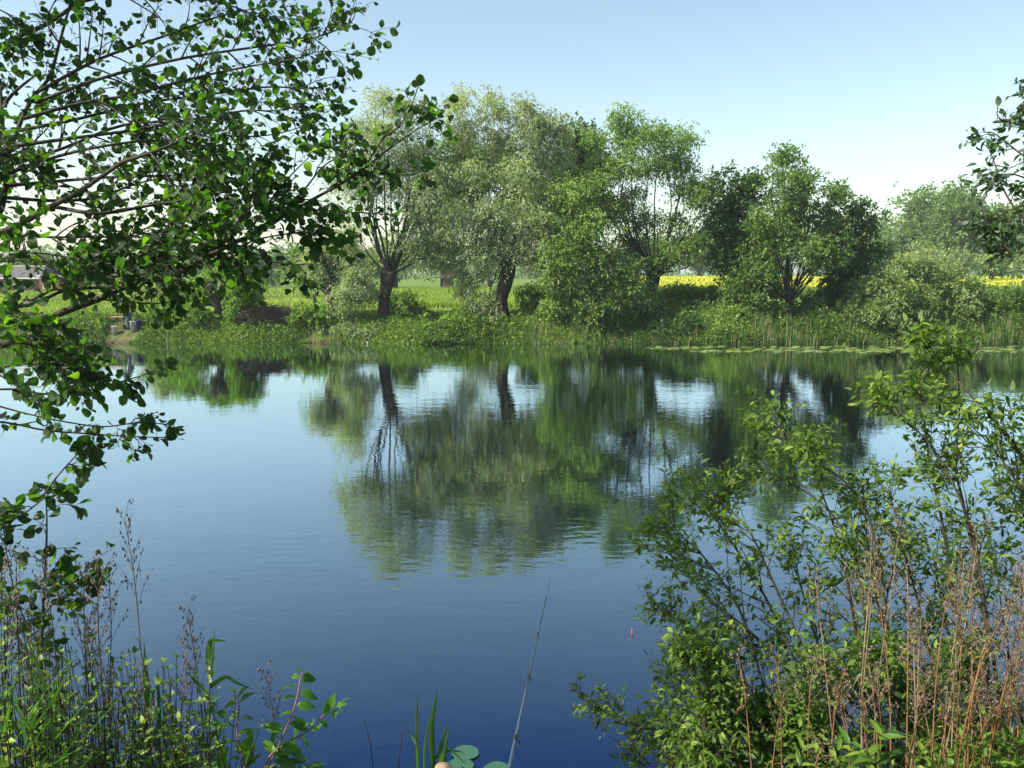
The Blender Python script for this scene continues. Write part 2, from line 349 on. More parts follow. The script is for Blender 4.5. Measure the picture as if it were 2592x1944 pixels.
def shoots(mb, start, ends, r0, bow=.3, K=7, S=5, r1=.01):
    n = len(ends); s = np.broadcast_to(start, (n, 3)) + rng.normal(size=(n, 3)) * r0 * 1.2
    e = np.asarray(ends); t = np.linspace(0, 1, K)[None, :, None]
    ln = np.linalg.norm(e - s, axis=1)[:, None, None]
    side = nrm((e - s) * np.array([1, 1, 0.01]))[:, None]
    pts = s[:, None] + (e - s)[:, None] * t + side * (np.sin(t * math.pi) * bow * ln * .25) + rng.normal(size=(n, K, 3)) * .03 * ln * t * (1 - t) * 2
    R = r0 * .30 * rng.uniform(.6, 1.2, (n, 1)) * (1 - t[:, :, 0]) ** .8 + r1
    tubes(mb, pts, R, S)
def lumpy_trunk(mb, pts, rad, S=14, K=18, lump=.12, seed=0):
    p = spl(pts, K); r = np.interp(np.linspace(0, 1, K), np.linspace(0, 1, len(rad)), rad)
    T = nrm(np.gradient(p, axis=0)); A = nrm(np.cross(T, np.array([.05, 1, .02]))); B = np.cross(T, A)
    th = np.arange(S) * 2 * math.pi / S
    rr = r[:, None] * (1 + lump * np.sin(th * 3 + seed)[None] * 1.0 + lump * .8 * np.sin(th * 5 + np.arange(K)[:, None] * .5 + seed) + rng.normal(0, lump * .35, (K, S)))
    V = p[:, None] + rr[..., None] * (np.cos(th)[None, :, None] * A[:, None] + np.sin(th)[None, :, None] * B[:, None])
    V = np.vstack([V.reshape(-1, 3), p[-1:] + T[-1:] * r[-1] * .4])
    k = np.arange(K - 1)[:, None] * S; q = np.arange(S)[None]
    F_ = np.stack([k + q, k + (q + 1) % S, k + (q + 1) % S + S, k + q + S], -1).reshape(-1, 4)
    mb.add(V, F_, .5)
    top = K * S; b = (K - 1) * S
    mb.f.append(np.array([(b + i, b + (i + 1) % S, top) for i in range(S)]) + mb.n - len(V))
def tree(name, label, cat, Y, trunk, head, lobes, leafmat_, size=.13, width=.05, dens=22, droop=.5, nshoot=30, r0=.12, group=None, bow=.3, up=.15, twig=.55, per=9, trunk_r=(.4, .3, .35, .4), depth=1.0, tm=RHOMB, twigs=True, fill=.45, extra=None):
    """trunk: list of (px,py) from base to head"""
    base = P(trunk[0][0], trunk[0][1], Y); base[2] = float(gz(base[0], Y)) - .05
    root = thing(name, base, label, cat, group)
    tp = [base] + [P(x, y, Y) for x, y in trunk[1:]]
    mb = MB(); lumpy_trunk(mb, tp, trunk_r, seed=trunk[0][0])
    mb.build('trunk', M['bark'], root)
    hd = P(head[0], head[1], Y)
    mt = MB()
    ends = []
    wts = np.array([l[2] * l[3] for l in lobes], float); wts /= wts.sum()
    for i in rng.choice(len(lobes), nshoot, p=wts):
        l = lobes[i]; dy = l[4] if len(l) > 4 else 0
        ends.append(P(l[0] + rng.uniform(-.6, .6) * l[2], l[1] + rng.uniform(-.8, .3) * l[3], Y + dy + rng.uniform(-.8, .8)))
    shoots(mt, hd, ends, r0, bow)
    if extra: 
        for pts, r in extra: tubes(mt, spl([P(*q) for q in pts], 10), np.linspace(r, r * .3, 10), 6)
    ml = MB(); lobes_to_leaves(ml, lobes, Y, tm, size, width, dens, droop, twig, per, depth, up, mt if twigs else None, fill=fill)
    mt.build('branches', M['bark'], root)
    ml.build('crown', leafmat_, root)
    return root
def bush(name, label, cat, Y, lobes, leafmat_, size=.11, width=.06, dens=26, droop=.25, group=None, twig=.35, per=8, up=.4, nst=10, fill=.5, base=None, depth=1.0, tm=RHOMB):
    l0 = lobes[0] if base is None else base
    b = P(l0[0], l0[1], Y); b[2] = float(gz(b[0], Y)) - .05
    root = thing(name, b, label, cat, group)
    mt = MB(); ends = []
    for i in rng.integers(0, len(lobes), nst):
        l = lobes[i]; ends.append(P(l[0] + rng.uniform(-.5, .5) * l[2], l[1] + rng.uniform(-.6, .2) * l[3], Y + rng.uniform(-.4, .4)))
    shoots(mt, b, ends, .05, .3, r1=.006)
    ml = MB(); lobes_to_leaves(ml, lobes, Y, tm, size, width, dens, droop, twig, per, depth, up, None, jit=.4, fill=fill)
    mt.build('stems', M['twig'], root); ml.build('foliage', leafmat_, root)
    return root

# silver pollard with the bare fan of shoots
tree('willow_tree', 'pollard willow with a bare fan of upright shoots and thin silvery crown', 'tree', 47.4,
     [(975, 812), (972, 770), (980, 725), (985, 690)], (985, 690),
     [(972, 246, 26, 28), (982, 270, 42, 34), (930, 312, 40, 30), (960, 330, 60, 40), (1040, 290, 38, 44), (905, 380, 55, 42), (1000, 400, 70, 55), (1060, 380, 50, 60), (880, 470, 50, 40), (935, 470, 50, 50), (1040, 480, 55, 55), (1090, 470, 40, 60),
      (870, 575, 42, 38), (1075, 560, 38, 50), (1090, 640, 34, 40), (905, 640, 30, 24)],
     M['silver'], .13, .042, 15, .75, 30, .13, bow=.35, trunk_r=(.36, .28, .32, .40), twig=.8, fill=.55)
tree('willow_tree', 'largest silver willow with a broad billowing crown hanging to the bank, middle of the group', 'tree', 47.6,
     [(1272, 812), (1270, 760), (1282, 710), (1290, 650)], (1290, 640),
     [(1162, 248, 22, 26), (1165, 285, 34, 34), (1243, 250, 24, 26), (1250, 288, 36, 34), (1322, 268, 26, 24), (1345, 300, 48, 34), (1405, 315, 34, 34), (1160, 350, 40, 44), (1262, 350, 50, 46), (1350, 370, 62, 55), (1420, 390, 30, 50), (1110, 440, 45, 50), (1200, 440, 45, 40), (1310, 450, 60, 50), (1400, 480, 45, 50),
      (1090, 540, 60, 50), (1170, 560, 70, 50), (1250, 540, 50, 45), (1350, 560, 70, 55), (1420, 590, 45, 50), (1060, 620, 50, 45), (1130, 640, 70, 45), (1220, 640, 60, 45), (1310, 630, 55, 35), (1390, 660, 50, 40),
      (1180, 725, 36, 45), (1240, 780, 30, 50), (1200, 790, 18, 30)],
     M['silver'], .13, .042, 24, .6, 34, .15, bow=.2, trunk_r=(.36, .32, .33, .42), twig=.55, fill=.5)
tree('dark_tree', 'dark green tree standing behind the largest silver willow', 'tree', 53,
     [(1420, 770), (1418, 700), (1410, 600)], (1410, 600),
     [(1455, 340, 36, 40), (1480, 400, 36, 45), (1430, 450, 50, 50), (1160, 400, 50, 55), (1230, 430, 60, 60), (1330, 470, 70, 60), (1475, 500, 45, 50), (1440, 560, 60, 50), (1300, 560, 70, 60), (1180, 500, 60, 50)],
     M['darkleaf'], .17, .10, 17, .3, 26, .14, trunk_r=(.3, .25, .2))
tree('willow_tree', 'fresh green pollard willow with spreading shoots and a round open crown', 'tree', 47.8,
     [(1640, 825), (1643, 780), (1648, 735), (1653, 700)], (1655, 692),
     [(1566, 290, 26, 24), (1580, 318, 40, 28), (1530, 360, 40, 34), (1640, 560, 40, 34, 1.2), (1730, 625, 50, 34, 1.4), (1600, 610, 46, 34, 1.0), (1560, 520, 44, 34, .8), (1690, 640, 40, 26, -.6), (1600, 360, 44, 38), (1655, 345, 46, 34), (1718, 350, 42, 40), (1510, 420, 36, 30), (1560, 425, 45, 30), (1640, 415, 50, 36), (1710, 420, 52, 38), (1760, 455, 40, 34), (1790, 500, 36, 34), (1740, 500, 40, 30), (1800, 560, 34, 34), (1770, 610, 40, 34), (1600, 500, 36, 24), (1700, 560, 34, 24)],
     M['greenwillow'], .14, .05, 19, .5, 38, .14, bow=.4, trunk_r=(.30, .25, .28, .36), twig=.6, fill=.6,
     extra=[([(1665, 692, 47.8), (1730, 680, 47.5), (1790, 650, 47.2)], .05), ([(1665, 692, 47.8), (1720, 660, 48), (1800, 610, 48)], .05), ([(1580, 640, 47.3), (1640, 600, 47.2), (1700, 585, 47)], .06)])
tree('willow_tree', 'low leaning willow drooping over the water edge, right of the largest silver willow', 'tree', 46.9,
     [(1522, 848), (1520, 800), (1512, 740), (1500, 690)], (1500, 680),
     [(1440, 480, 46, 40), (1500, 470, 50, 44), (1410, 560, 45, 45), (1470, 570, 60, 45), (1540, 540, 46, 40), (1400, 640, 45, 40), (1450, 650, 55, 40), (1510, 650, 55, 45), (1570, 670, 50, 36), (1420, 700, 45, 28), (1490, 720, 60, 34), (1570, 725, 55, 30), (1430, 750, 40, 24), (1540, 770, 50, 24), (1610, 755, 40, 24), (1490, 790, 28, 22), (1600, 700, 30, 30), (1440, 800, 34, 22), (1560, 810, 34, 20), (1400, 775, 30, 22)],
     M['greenwillow'], .14, .055, 21, .55, 34, .13, bow=.3, trunk_r=(.34, .28, .22, .18))
tree('leafy_tree', 'dark green bushy tree between the round green willow and the pointed tree', 'tree', 49,
     [(1880, 800), (1880, 740), (1878, 660)], (1880, 700),
     [(1835, 470, 26, 24), (1895, 455, 34, 36), (1870, 520, 50, 40), (1840, 580, 40, 44), (1895, 600, 50, 50), (1850, 660, 55, 44), (1905, 690, 50, 40), (1870, 740, 60, 34), (1850, 520, 26, 30)],
     M['darkleaf'], .16, .085, 17, .3, 24, .10, trunk_r=(.16, .14, .1))
tree('leafy_tree', 'tallest pointed tree right of the willows with light green upper leaves', 'tree', 47.2,
     [(2005, 855), (2003, 800), (1990, 740), (1995, 640)], (2000, 760),
     [(1992, 395, 22, 24), (1975, 430, 36, 28), (2020, 440, 34, 28), (1990, 470, 52, 30), (1960, 520, 50, 36), (2040, 500, 50, 36), (2005, 540, 60, 36), (1930, 560, 40, 36), (2070, 560, 56, 40), (1970, 590, 60, 34), (2120, 590, 40, 40), (1940, 640, 50, 36), (2020, 640, 56, 34), (2090, 650, 56, 36), (1900, 700, 46, 34), (1960, 720, 44, 30), (1890, 760, 50, 32), (1940, 790, 44, 30), (2110, 480, 30, 32), (2130, 500, 24, 28)],
     M['treeleaf'], .14, .070, 13.5, .25, 40, .10, trunk_r=(.16, .14, .12, .08), bow=.1, up=.5)
tree('leafy_tree', 'dark rounded tree at the right shoulder of the tallest pointed tree', 'tree', 48.5,
     [(2160, 810), (2165, 740), (2168, 660)], (2168, 700),
     [(2165, 535, 34, 28), (2190, 560, 32, 30), (2150, 590, 46, 40), (2190, 620, 36, 36), (2160, 660, 50, 36), (2120, 700, 46, 34), (2180, 700, 34, 34), (2150, 740, 50, 30)],
     M['darkleaf'], .15, .085, 16, .25, 20, .09, trunk_r=(.15, .12, .08))
tree('willow_tree', 'short hollow pollard willow with thick black trunk and silvery tuft', 'tree', 47.8,
     [(845, 800), (842, 765), (838, 730), (830, 705)], (832, 690),
     [(800, 665, 34, 30), (840, 640, 42, 28), (870, 660, 40, 34), (815, 695, 22, 18), (800, 630, 30, 22), (880, 620, 34, 24)],
     M['silver'], .12, .045, 26, .7, 24, .10, trunk_r=(.26, .30, .46, .42), twig=.6)
tree('willow_tree', 'small sprouting pollard stump with leafy tuft beside the brushwood heap', 'tree', 47.6,
     [(558, 802), (550, 770), (538, 738), (530, 722)], (536, 722),
     [(575, 712, 34, 18), (610, 722, 34, 26), (585, 745, 40, 24), (625, 755, 28, 22), (600, 780, 36, 22), (515, 716, 24, 14), (540, 704, 30, 12)],
     M['limeleaf'], .15, .085, 30, .3, 16, .06, trunk_r=(.22, .20, .27, .26), twig=.4)

# bushes on the far bank
bush('willow_bush', 'pale silvery willow bush hanging down behind the hollow pollard', 'bush', 47.0,
     [(900, 700, 40, 50), (880, 750, 42, 36), (930, 740, 36, 40), (870, 790, 34, 22), (850, 835, 48, 28), (920, 838, 60, 24), (820, 850, 26, 16)], M['silver'], .11, .045, 32, .6, twig=.5)
bush('willow_bush', 'grey green willow bush with lit rounded top over the lily pads', 'bush', 46.6,
     [(2200, 740, 50, 42), (2250, 715, 48, 34), (2190, 800, 50, 36), (2250, 790, 50, 50), (2210, 848, 50, 26), (2290, 845, 50, 28), (2150, 845, 36, 24), (2160, 790, 30, 30)], M['bushleaf'], .11, .065, 34, .1)
bush('willow_bush', 'grey green willow bush in the middle of the right bank', 'bush', 47.4,
     [(2330, 690, 44, 34), (2390, 715, 50, 40), (2330, 780, 50, 50), (2390, 830, 50, 40), (2430, 770, 40, 50), (2290, 670, 34, 26), (2360, 850, 50, 20), (2440, 845, 40, 24)], M['bushleaf'], .11, .065, 32, .1)
bush('willow_bush', 'olive willow bush reaching the right edge above the dry reeds', 'bush', 47.8,
     [(2470, 750, 40, 40), (2530, 775, 50, 44), (2590, 765, 44, 44), (2550, 830, 56, 34), (2610, 800, 50, 60), (2480, 820, 36, 36), (2590, 850, 46, 20), (2500, 855, 40, 16)], M['treeleaf'], .11, .065, 30, .15)
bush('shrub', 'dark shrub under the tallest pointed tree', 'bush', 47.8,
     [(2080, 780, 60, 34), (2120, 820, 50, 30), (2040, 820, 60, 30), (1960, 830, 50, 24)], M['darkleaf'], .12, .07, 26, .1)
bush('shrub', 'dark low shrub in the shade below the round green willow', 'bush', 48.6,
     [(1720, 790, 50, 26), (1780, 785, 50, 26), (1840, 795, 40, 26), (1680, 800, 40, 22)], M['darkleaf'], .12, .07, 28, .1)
bush('shrub', 'bright green shrub beside the fan willow trunk', 'bush', 47.6,
     [(1030, 770, 34, 30), (1050, 800, 30, 24), (1010, 790, 20, 26)], M['under'], .11, .07, 32, .2)
bush('shrub', 'yellow flowering clump at the foot of the middle bank', 'bush', 46.2,
     [(1180, 838, 24, 14), (1200, 850, 26, 12)], M['yellowleaf'], .08, .05, 60, .1, twig=.2)
bush('shrub', 'leafy shrub right of the trodden gap under the largest willow', 'bush', 46.7,
     [(1240, 840, 30, 22), (1290, 835, 34, 24), (1340, 840, 34, 22), (1220, 815, 24, 16)], M['under'], .11, .07, 34, .2)
bush('shrub', 'lime green shrub left of the sprouting pollard', 'bush', 47.3,
     [(430, 775, 44, 34), (490, 790, 40, 34), (400, 810, 40, 28), (460, 825, 46, 26), (480, 745, 34, 28), (520, 820, 30, 24)], M['limeleaf'], .11, .06, 30, .25)
bush('willow_bush', 'grey willow scrub behind the fisherman', 'bush', 49.0,
     [(420, 725, 40, 24), (450, 745, 36, 26), (370, 760, 26, 24)], M['bushleaf'], .11, .06, 28, .3)
bush('shrub', 'green elder shrub right of the brushwood heap', 'bush', 47.4,
     [(765, 800, 26, 24), (790, 815, 24, 20), (745, 825, 30, 18)], M['under'], .13, .09, 34, .2)
bush('shrub', 'lime green shrub at the foot of the hollow pollard', 'bush', 47.0,
     [(800, 790, 24, 26), (815, 820, 26, 24)], M['limeleaf'], .10, .06, 34, .2)
bush('shrub', 'green shrub at the foot of the green pollard willow, before the field', 'bush', 50.5,
     [(1720, 745, 46, 20), (1780, 750, 50, 20), (1690, 755, 30, 18), (1830, 750, 30, 18)], M['limeleaf'], .12, .07, 28, .15)
bush('shrub', 'light green shrub between the two largest willows', 'bush', 49.5,
     [(1350, 745, 34, 26), (1390, 765, 36, 22), (1340, 785, 36, 20), (1410, 740, 24, 20)], M['limeleaf'], .11, .06, 30, .2)
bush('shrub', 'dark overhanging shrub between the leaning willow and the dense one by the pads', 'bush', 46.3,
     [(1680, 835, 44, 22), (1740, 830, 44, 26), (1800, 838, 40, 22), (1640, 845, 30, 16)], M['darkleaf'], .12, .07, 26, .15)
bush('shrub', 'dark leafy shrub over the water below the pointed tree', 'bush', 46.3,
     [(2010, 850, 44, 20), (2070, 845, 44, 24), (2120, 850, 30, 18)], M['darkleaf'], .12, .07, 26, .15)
bush('shrub', 'dense shrub in front of the pointed tree, beside the lily pads', 'bush', 46.6,
     [(1900, 820, 40, 28), (1850, 835, 34, 24), (1950, 845, 40, 18), (1870, 800, 30, 20)], M['under'], .12, .075, 26, .2)

# ------------------------------------------------------------------ beyond the bank: trees far away
def far_tree(name, label, px, top, wpx, base, Y, mat, n=9, size=.4, dens=1.1, cat='tree', group=None, stuff=False, shape=1.0):
    h = base - top; lobes = []
    for i in range(n):
        t = rng.random() ** shape
        lobes.append((px + rng.uniform(-1, 1) * wpx * .33 * (1 - .55 * t), base - h * (.18 + .68 * t), wpx * rng.uniform(.18, .28), h * rng.uniform(.12, .18), rng.uniform(-1.5, 1.5)))
    lobes.append((px + rng.uniform(-.1, .1) * wpx, top + h * .1, wpx * .16, h * .1, 0))
    b = P(px, base, Y); b[2] = float(gz(b[0], Y)) - .1
    root = thing(name, b, label, cat, group)
    mb = MB(); tubes(mb, spl([b, P(px, top + h * .5, Y), P(px, top + h * .2, Y)], 6), np.linspace(.35, .08, 6), 7)
    hd = P(px, base - h * .3, Y); ends = [P(l[0], l[1], Y + l[4]) for l in lobes]
    shoots(mb, hd, ends, .22, .2); mb.build('trunk', M['bark'], root)
    ml = MB(); lobes_to_leaves(ml, lobes, Y, RHOMB, size, size * .6, dens, .2, size * 2.2, 7, 1.0, .3)
    ml.build('crown', mat, root)
    return root
far_tree('poplar_tree', 'leftmost broad green tree beyond the yellow field at right', 2325, 488, 150, 700, 150, M['farleaf'], 16, .42, 1.6)
far_tree('poplar_tree', 'tall feathery green tree beyond the yellow field with the highest top', 2440, 466, 110, 700, 150, M['farleaf'], 14, .42, 1.6)
far_tree('poplar_tree', 'green tree beyond the yellow field, between the broad and the feathery one', 2385, 492, 90, 700, 146, M['farleaf'], 12, .42, 1.5)
far_tree('poplar_tree', 'bluish green tree right of the feathery one beyond the yellow field', 2520, 520, 110, 700, 170, M['farleaf'], 12, .45, 1.4)
far_tree('poplar_tree', 'rightmost far tree, half hidden by the near willow twigs', 2600, 500, 120, 700, 165, M['farleaf'], 12, .45, 1.4)
far_tree('far_tree', 'thin pale distant tree left of the poplars', 2240, 545, 60, 700, 230, M['farleaf'], 8, .5, .9)
far_tree('far_tree', 'low rounded distant tree behind the dark shoulder tree', 2215, 590, 70, 700, 240, M['farleaf'], 8, .5, .9)
for i, (px, top, wd, Y, lab) in enumerate([(2260, 640, 90, 118, 'dark low bush left of the olive hedge beyond the yellow field'), (2330, 628, 120, 112, 'olive hedge bush below the broad far tree'),
        (2420, 632, 120, 114, 'olive hedge bush below the feathery far tree'), (2510, 640, 120, 112, 'olive hedge bush right of the feathery far tree'), (2600, 636, 120, 112, 'olive hedge bush at the right edge beyond the yellow field')]):
    far_tree('hedge_bush', lab, px, top, wd, 706, Y, M['darkleaf'] if i == 0 else M['bushleaf'], 10, .3, 1.8, 'bush', shape=.8)
far_tree('far_tree', 'rounded pale willow far behind the hollow pollard', 850, 612, 150, 722, 95, M['bushleaf'], 14, .3, 2.2)
far_tree('far_tree', 'olive tree on the meadow edge left of the hollow pollard', 765, 622, 130, 722, 100, M['treeleaf'], 14, .3, 2.0)
far_tree('far_tree', 'dark tree seen under the alder branches beyond the meadow', 655, 640, 130, 722, 125, M['darkleaf'], 12, .36, 1.6)
far_tree('far_tree', 'bluish distant tree above the meadow', 705, 618, 60, 715, 190, M['farleaf'], 8, .45, 1.1)
far_tree('far_tree', 'olive tree right of the brick house', 250, 628, 160, 728, 120, M['treeleaf'], 13, .36, 1.5)
far_tree('far_tree', 'dark tree between the house and the meadow', 400, 640, 160, 728, 125, M['darkleaf'], 13, .36, 1.5)
far_tree('far_tree', 'green tree beyond the meadow behind the alder tips', 530, 640, 130, 725, 118, M['farleaf'], 12, .36, 1.5)
far_tree('far_tree', 'tree behind the brick house', 90, 634, 150, 730, 135, M['farleaf'], 12, .4, 1.4)
far_tree('far_tree', 'green tree behind the fan of bare shoots', 1000, 590, 150, 715, 100, M['bushleaf'], 14, .32, 1.8)
far_tree('far_tree', 'pale tree behind the brick hut', 1120, 600, 140, 715, 125, M['farleaf'], 12, .36, 1.5)
far_tree('far_tree', 'distant tree seen under the largest willow', 1240, 620, 130, 712, 130, M['farleaf'], 10, .36, 1.3)
far_tree('far_tree', 'distant tree behind the low leaning willow', 1480, 610, 150, 705, 160, M['farleaf'], 10, .42, 1.2)
far_tree('far_tree', 'grey distant tree behind the round green willow', 1640, 600, 160, 700, 180, M['farleaf'], 10, .42, 1.2)
far_tree('far_tree', 'grey distant tree beyond the yellow field right of the green pollard', 1770, 590, 130, 700, 180, M['farleaf'], 10, .42, 1.2)
far_tree('far_tree', 'distant tree behind the pointed tree', 1960, 600, 160, 700, 180, M['farleaf'], 10, .42, 1.2)
far_tree('far_tree', 'distant tree right of the pointed tree', 2090, 600, 130, 700, 190, M['farleaf'], 10, .42, 1.2)
for px, wd, lab in [(650, 80, 'light green rounded bush on the far edge of the meadow'), (800, 70, 'low light green bush beside the pale stumps on the meadow')]:
    far_tree('meadow_bush', lab, px, 716, wd, 738, 78, M['limeleaf'], 8, .2, 5, 'bush')
def wood():
    mb = MB(); n = 90
    for i in range(n):
        x = rng.uniform(-260, 300); Y = rng.uniform(270, 330); h = rng.uniform(6, 11); k = F / Y
        px = 1296 + x * F / (Y * CT); 
        c0 = P(px, 690, Y); 
        for j in range(4):
            N_ = 130; u = rv(N_) * np.array([4, 4, 2.6]); p = np.array([x + rng.uniform(-3, 3), Y + rng.uniform(-3, 3), 1.5 + h * rng.uniform(.25, .75)]) + u
            leaves(mb, RHOMB, p, rv(N_), rv(N_), .9, .7)
    tag(mb.build('distant_wood', M['farleaf']), 'hazy line of distant woodland along the horizon', 'woodland', kind='stuff')
wood()

# ------------------------------------------------------------------ fields, bank plants (uncountable: stuff)
def scatter(n, x0, x1, y0, y1, bias=1.0):
    y = y0 + (y1 - y0) * rng.random(n) ** bias
    x = rng.uniform(x0, x1, n) * y if False else rng.uniform(x0, x1, n)
    return x, y
def rape():
    mb = MB(); n = 90000
    y = 84 + 100 * rng.random(n) ** 1.6; px = rng.uniform(1370, 2700, n)
    x = (px - 1296) / F * y
    top = gz(x, y) + 1.25 + .06 * np.sin(x * 1.7) * np.sin(y * .9)
    tram = (np.abs(((x + .12 * y) % 14) - 7) < .45); front = y < 86.5
    z = np.where(front & (rng.random(n) < .6), top - 1.0 * rng.random(n), top - .28 * rng.random(n) ** 1.5)
    keep = ~tram | (rng.random(n) < .15); x, y, z, top = x[keep], y[keep], z[keep], top[keep]; n = len(x)
    s = .05 + y * .0009
    leaves(mb, RHOMB, np.stack([x, y, z], 1), nrm(rv(n) + [0, 0, .6]), nrm(rv(n) + [0, -.4, 1]), s, s * .9, np.where(z > top - .24, rng.uniform(.35, 1, n), rng.uniform(0, .15, n)))
    tag(mb.build('rapeseed_field', M['rape']), 'yellow rapeseed field in flower beyond the right bank', 'field', kind='stuff')
    g = MB(); n = 30000
    y = 83 + 90 * rng.random(n) ** 2; px = rng.uniform(1370, 2700, n); x = (px - 1296) / F * y; z = gz(x, y)
    leaves(g, BLADE, np.stack([x, y, z], 1), nrm(rv(n) * .3 + [0, 0, 1]), nrm(rv(n) + [0, -1, 0]), rng.uniform(.8, 1.2, n), .07)
    tag(g.build('rapeseed_stems', M['under']), 'green leafy stems under the yellow rapeseed flowers', 'field', kind='stuff')
rape()
def crop():
    mb = MB(); n = 42000
    y = 56 + 44 * rng.random(n) ** 1.4; px = rng.uniform(985, 1300, n); x = (px - 1296) / F * y; x = np.round(x / .28) * .28 + rng.normal(0, .05, n)
    leaves(mb, BLADE, np.stack([x, y, gz(x, y)], 1), nrm(rv(n) * .42 + [0, 0, 1]), rv(n), rng.uniform(.5, .8, n), .09)
    tag(mb.build('crop_rows', M['crop']), 'light green young crop standing in rows behind the willows', 'crop', kind='stuff')
crop()
def meadow():
    mb = MB(); n = 110000
    y = 48.5 + 60 * rng.random(n) ** 1.7; px = rng.uniform(-60, 2650, n)
    x = (px - 1296) / F * y
    keep = ~((px > 985) & (px < 1300) & (y > 56)) & ~((px > 1200) & (y > 60)); x, y = x[keep], y[keep]; n = len(x)
    patch = .5 + .28 * np.sin(x * .5 + 1) * np.sin(y * .33) + rng.normal(0, .15, n)
    leaves(mb, BLADE, np.stack([x, y, gz(x, y)], 1), nrm(rv(n) * .35 + [0.1, 0, 1]), rv(n), rng.uniform(.22, .55, n), .05 + y * .0004, np.clip(patch, 0, 1))
    tag(mb.build('meadow_grass', M['grass']), 'bright green meadow grass behind the far bank', 'grass', kind='stuff')
meadow()
PX = P(322, 848, 46.35)[0]
def bank_plants():
    mb = MB(); n = 42000
    wf = lambda x: 0.35 * np.sin(x * .35) + 0.2 * np.sin(x * .9 + 2)
    x = rng.uniform(-29, 31, n); y = 45.3 + wf(x) * .6 + 4.2 * rng.random(n) ** 1.4
    for cx, cy, r in [(P(1120, 830, 46.6)[0], 46.8, 1.0), (P(810, 862, 46)[0], 46.0, .9), (P(320, 850, 46.3)[0], 46.2, 1.3)]:
        k = np.hypot(x - cx, y - cy) > r * rng.uniform(.7, 1.1, len(x)); x, y = x[k], y[k]
    n = len(x)
    h = .50 * (1 + .7 * np.sin(x * .9 + 1) * np.sin(x * .37) + .45 * np.sin(x * 2.7 + y) * np.sin(y * 2.1 + x) + .25 * rng.normal(size=n)) ; h = np.clip(h, .12, 1.2) * (.50 + .55 * smooth(1, 10, x))
    per = 9; t = rng.random((n, per))
    pos = np.stack([x[:, None] + rng.normal(0, .13, (n, per)), y[:, None] + rng.normal(0, .13, (n, per)), gz(x, y)[:, None] + h[:, None] * t], -1).reshape(-1, 3)
    tone = np.repeat(.45 + .2 * np.sin(x * .7) + rng.normal(0, .12, n), per) + rng.normal(0, .12, n * per)
    leaves(mb, RHOMB, pos, nrm(rv(n * per) + [0, -.2, .25]), nrm(rv(n * per) + [0, 0, .8]), rng.uniform(.08, .16, n * per), rng.uniform(.05, .09, n * per), np.clip(tone, 0, 1))
    tag(mb.build('bank_undergrowth', M['under']), 'leafy green undergrowth covering the far bank', 'undergrowth', kind='stuff')
    g = MB(); n = 26000; x = rng.uniform(-29, 31, n); y = 45.5 + 5 * rng.random(n); tf = .5 + .5 * np.sin(x * .55 + 2) * np.sin(y * .9 + x * .23); k = (rng.random(n) < tf ** 1.6) & ~((np.abs(x - PX) < 1.1) & (y < 46.8)); x, y, tf = x[k], y[k], tf[k]; n = len(x)
    leaves(g, BLADE, np.stack([x, y, gz(x, y)], 1), nrm(rv(n) * .38 + [.1, 0, 1]), nrm(rv(n) + [0, -1, 0]), rng.uniform(.3, .85, n) * (.4 + .5 * tf) * (.65 + .5 * smooth(0, 10, x)), .035)
    tag(g.build('bank_grass', M['grass']), 'tall pale grass tufts rising through the far bank undergrowth', 'grass', kind='stuff')
    g = MB(); n = 1100; x = rng.uniform(-29, 31, n); y = 45.7 + 3.6 * rng.random(n); k = (np.sin(x * 1.1 + 2) * np.sin(x * .4) > .0) & (np.abs(x - PX) > 1.1); x, y = x[k], y[k]; n = len(x); per = 16; t = rng.random((n, per)); hh = rng.uniform(.4, .9, n) * (.7 + .5 * smooth(0, 10, x))
    pos = np.stack([x[:, None] + rng.normal(0, .08, (n, per)), y[:, None] + rng.normal(0, .08, (n, per)), gz(x, y)[:, None] + hh[:, None] * t], -1).reshape(-1, 3)
    leaves(g, NETTLE, pos, nrm(rv(n * per) + [0, 0, -.1]), nrm(rv(n * per) + [0, 0, 1.2]), rng.uniform(.12, .24, n * per))
    tag(g.build('tall_herbs', M['limeleaf']), 'tall broad leaved weeds in patches on the far bank', 'weeds', kind='stuff')
    # reeds and tall grass at the waterline, denser and taller to the right
    for nm, mt_, cnt, lab, tall in [('green_reeds', 'reed', 10000, 'green reeds and tall grass along the far waterline', 1.), ('dry_reeds', 'dryreed', 6000, 'dry straw coloured reed stems along the far waterline', 1.05)]:
        g = MB(); x = rng.uniform(-29, 31, cnt); y = 44.9 + wf(x) * .6 + 1.5 * rng.random(cnt)
        for cx, cy, r in [(P(1120, 830, 46.6)[0], 45.4, 1.5), (P(810, 862, 46)[0], 45.4, .9)]:
            k = np.abs(x - cx) > r * rng.uniform(.7, 1.1, len(x)); x, y = x[k], y[k]
        dn = .5 + .5 * np.sin(x * .8) * np.sin(x * .31 + 1) ; k = (rng.random(len(x)) < .10 + .9 * dn ** 1.5) & (np.abs(x - PX) > .9); x, y = x[k], y[k]
        c = len(x); hh = (.22 + .42 * smooth(0, 8, x) + .16 * np.sin(x * .6) + .2 * np.sin(x * 1.9) * np.sin(x * .43)) * rng.uniform(.4, 1.25, c) * tall
        leaves(g, BLADE, np.stack([x, y, np.maximum(gz(x, y), -.35)], 1), nrm(rv(c) * .26 + [0, 0, 1]), nrm(rv(c) + [0, -1, 0]), hh + .3, np.where(rng.random(c) < .5, .022, .045) if nm == 'green_reeds' else .022)
        tag(g.build(nm, M[mt_]), lab, 'reeds', kind='stuff')
bank_plants()

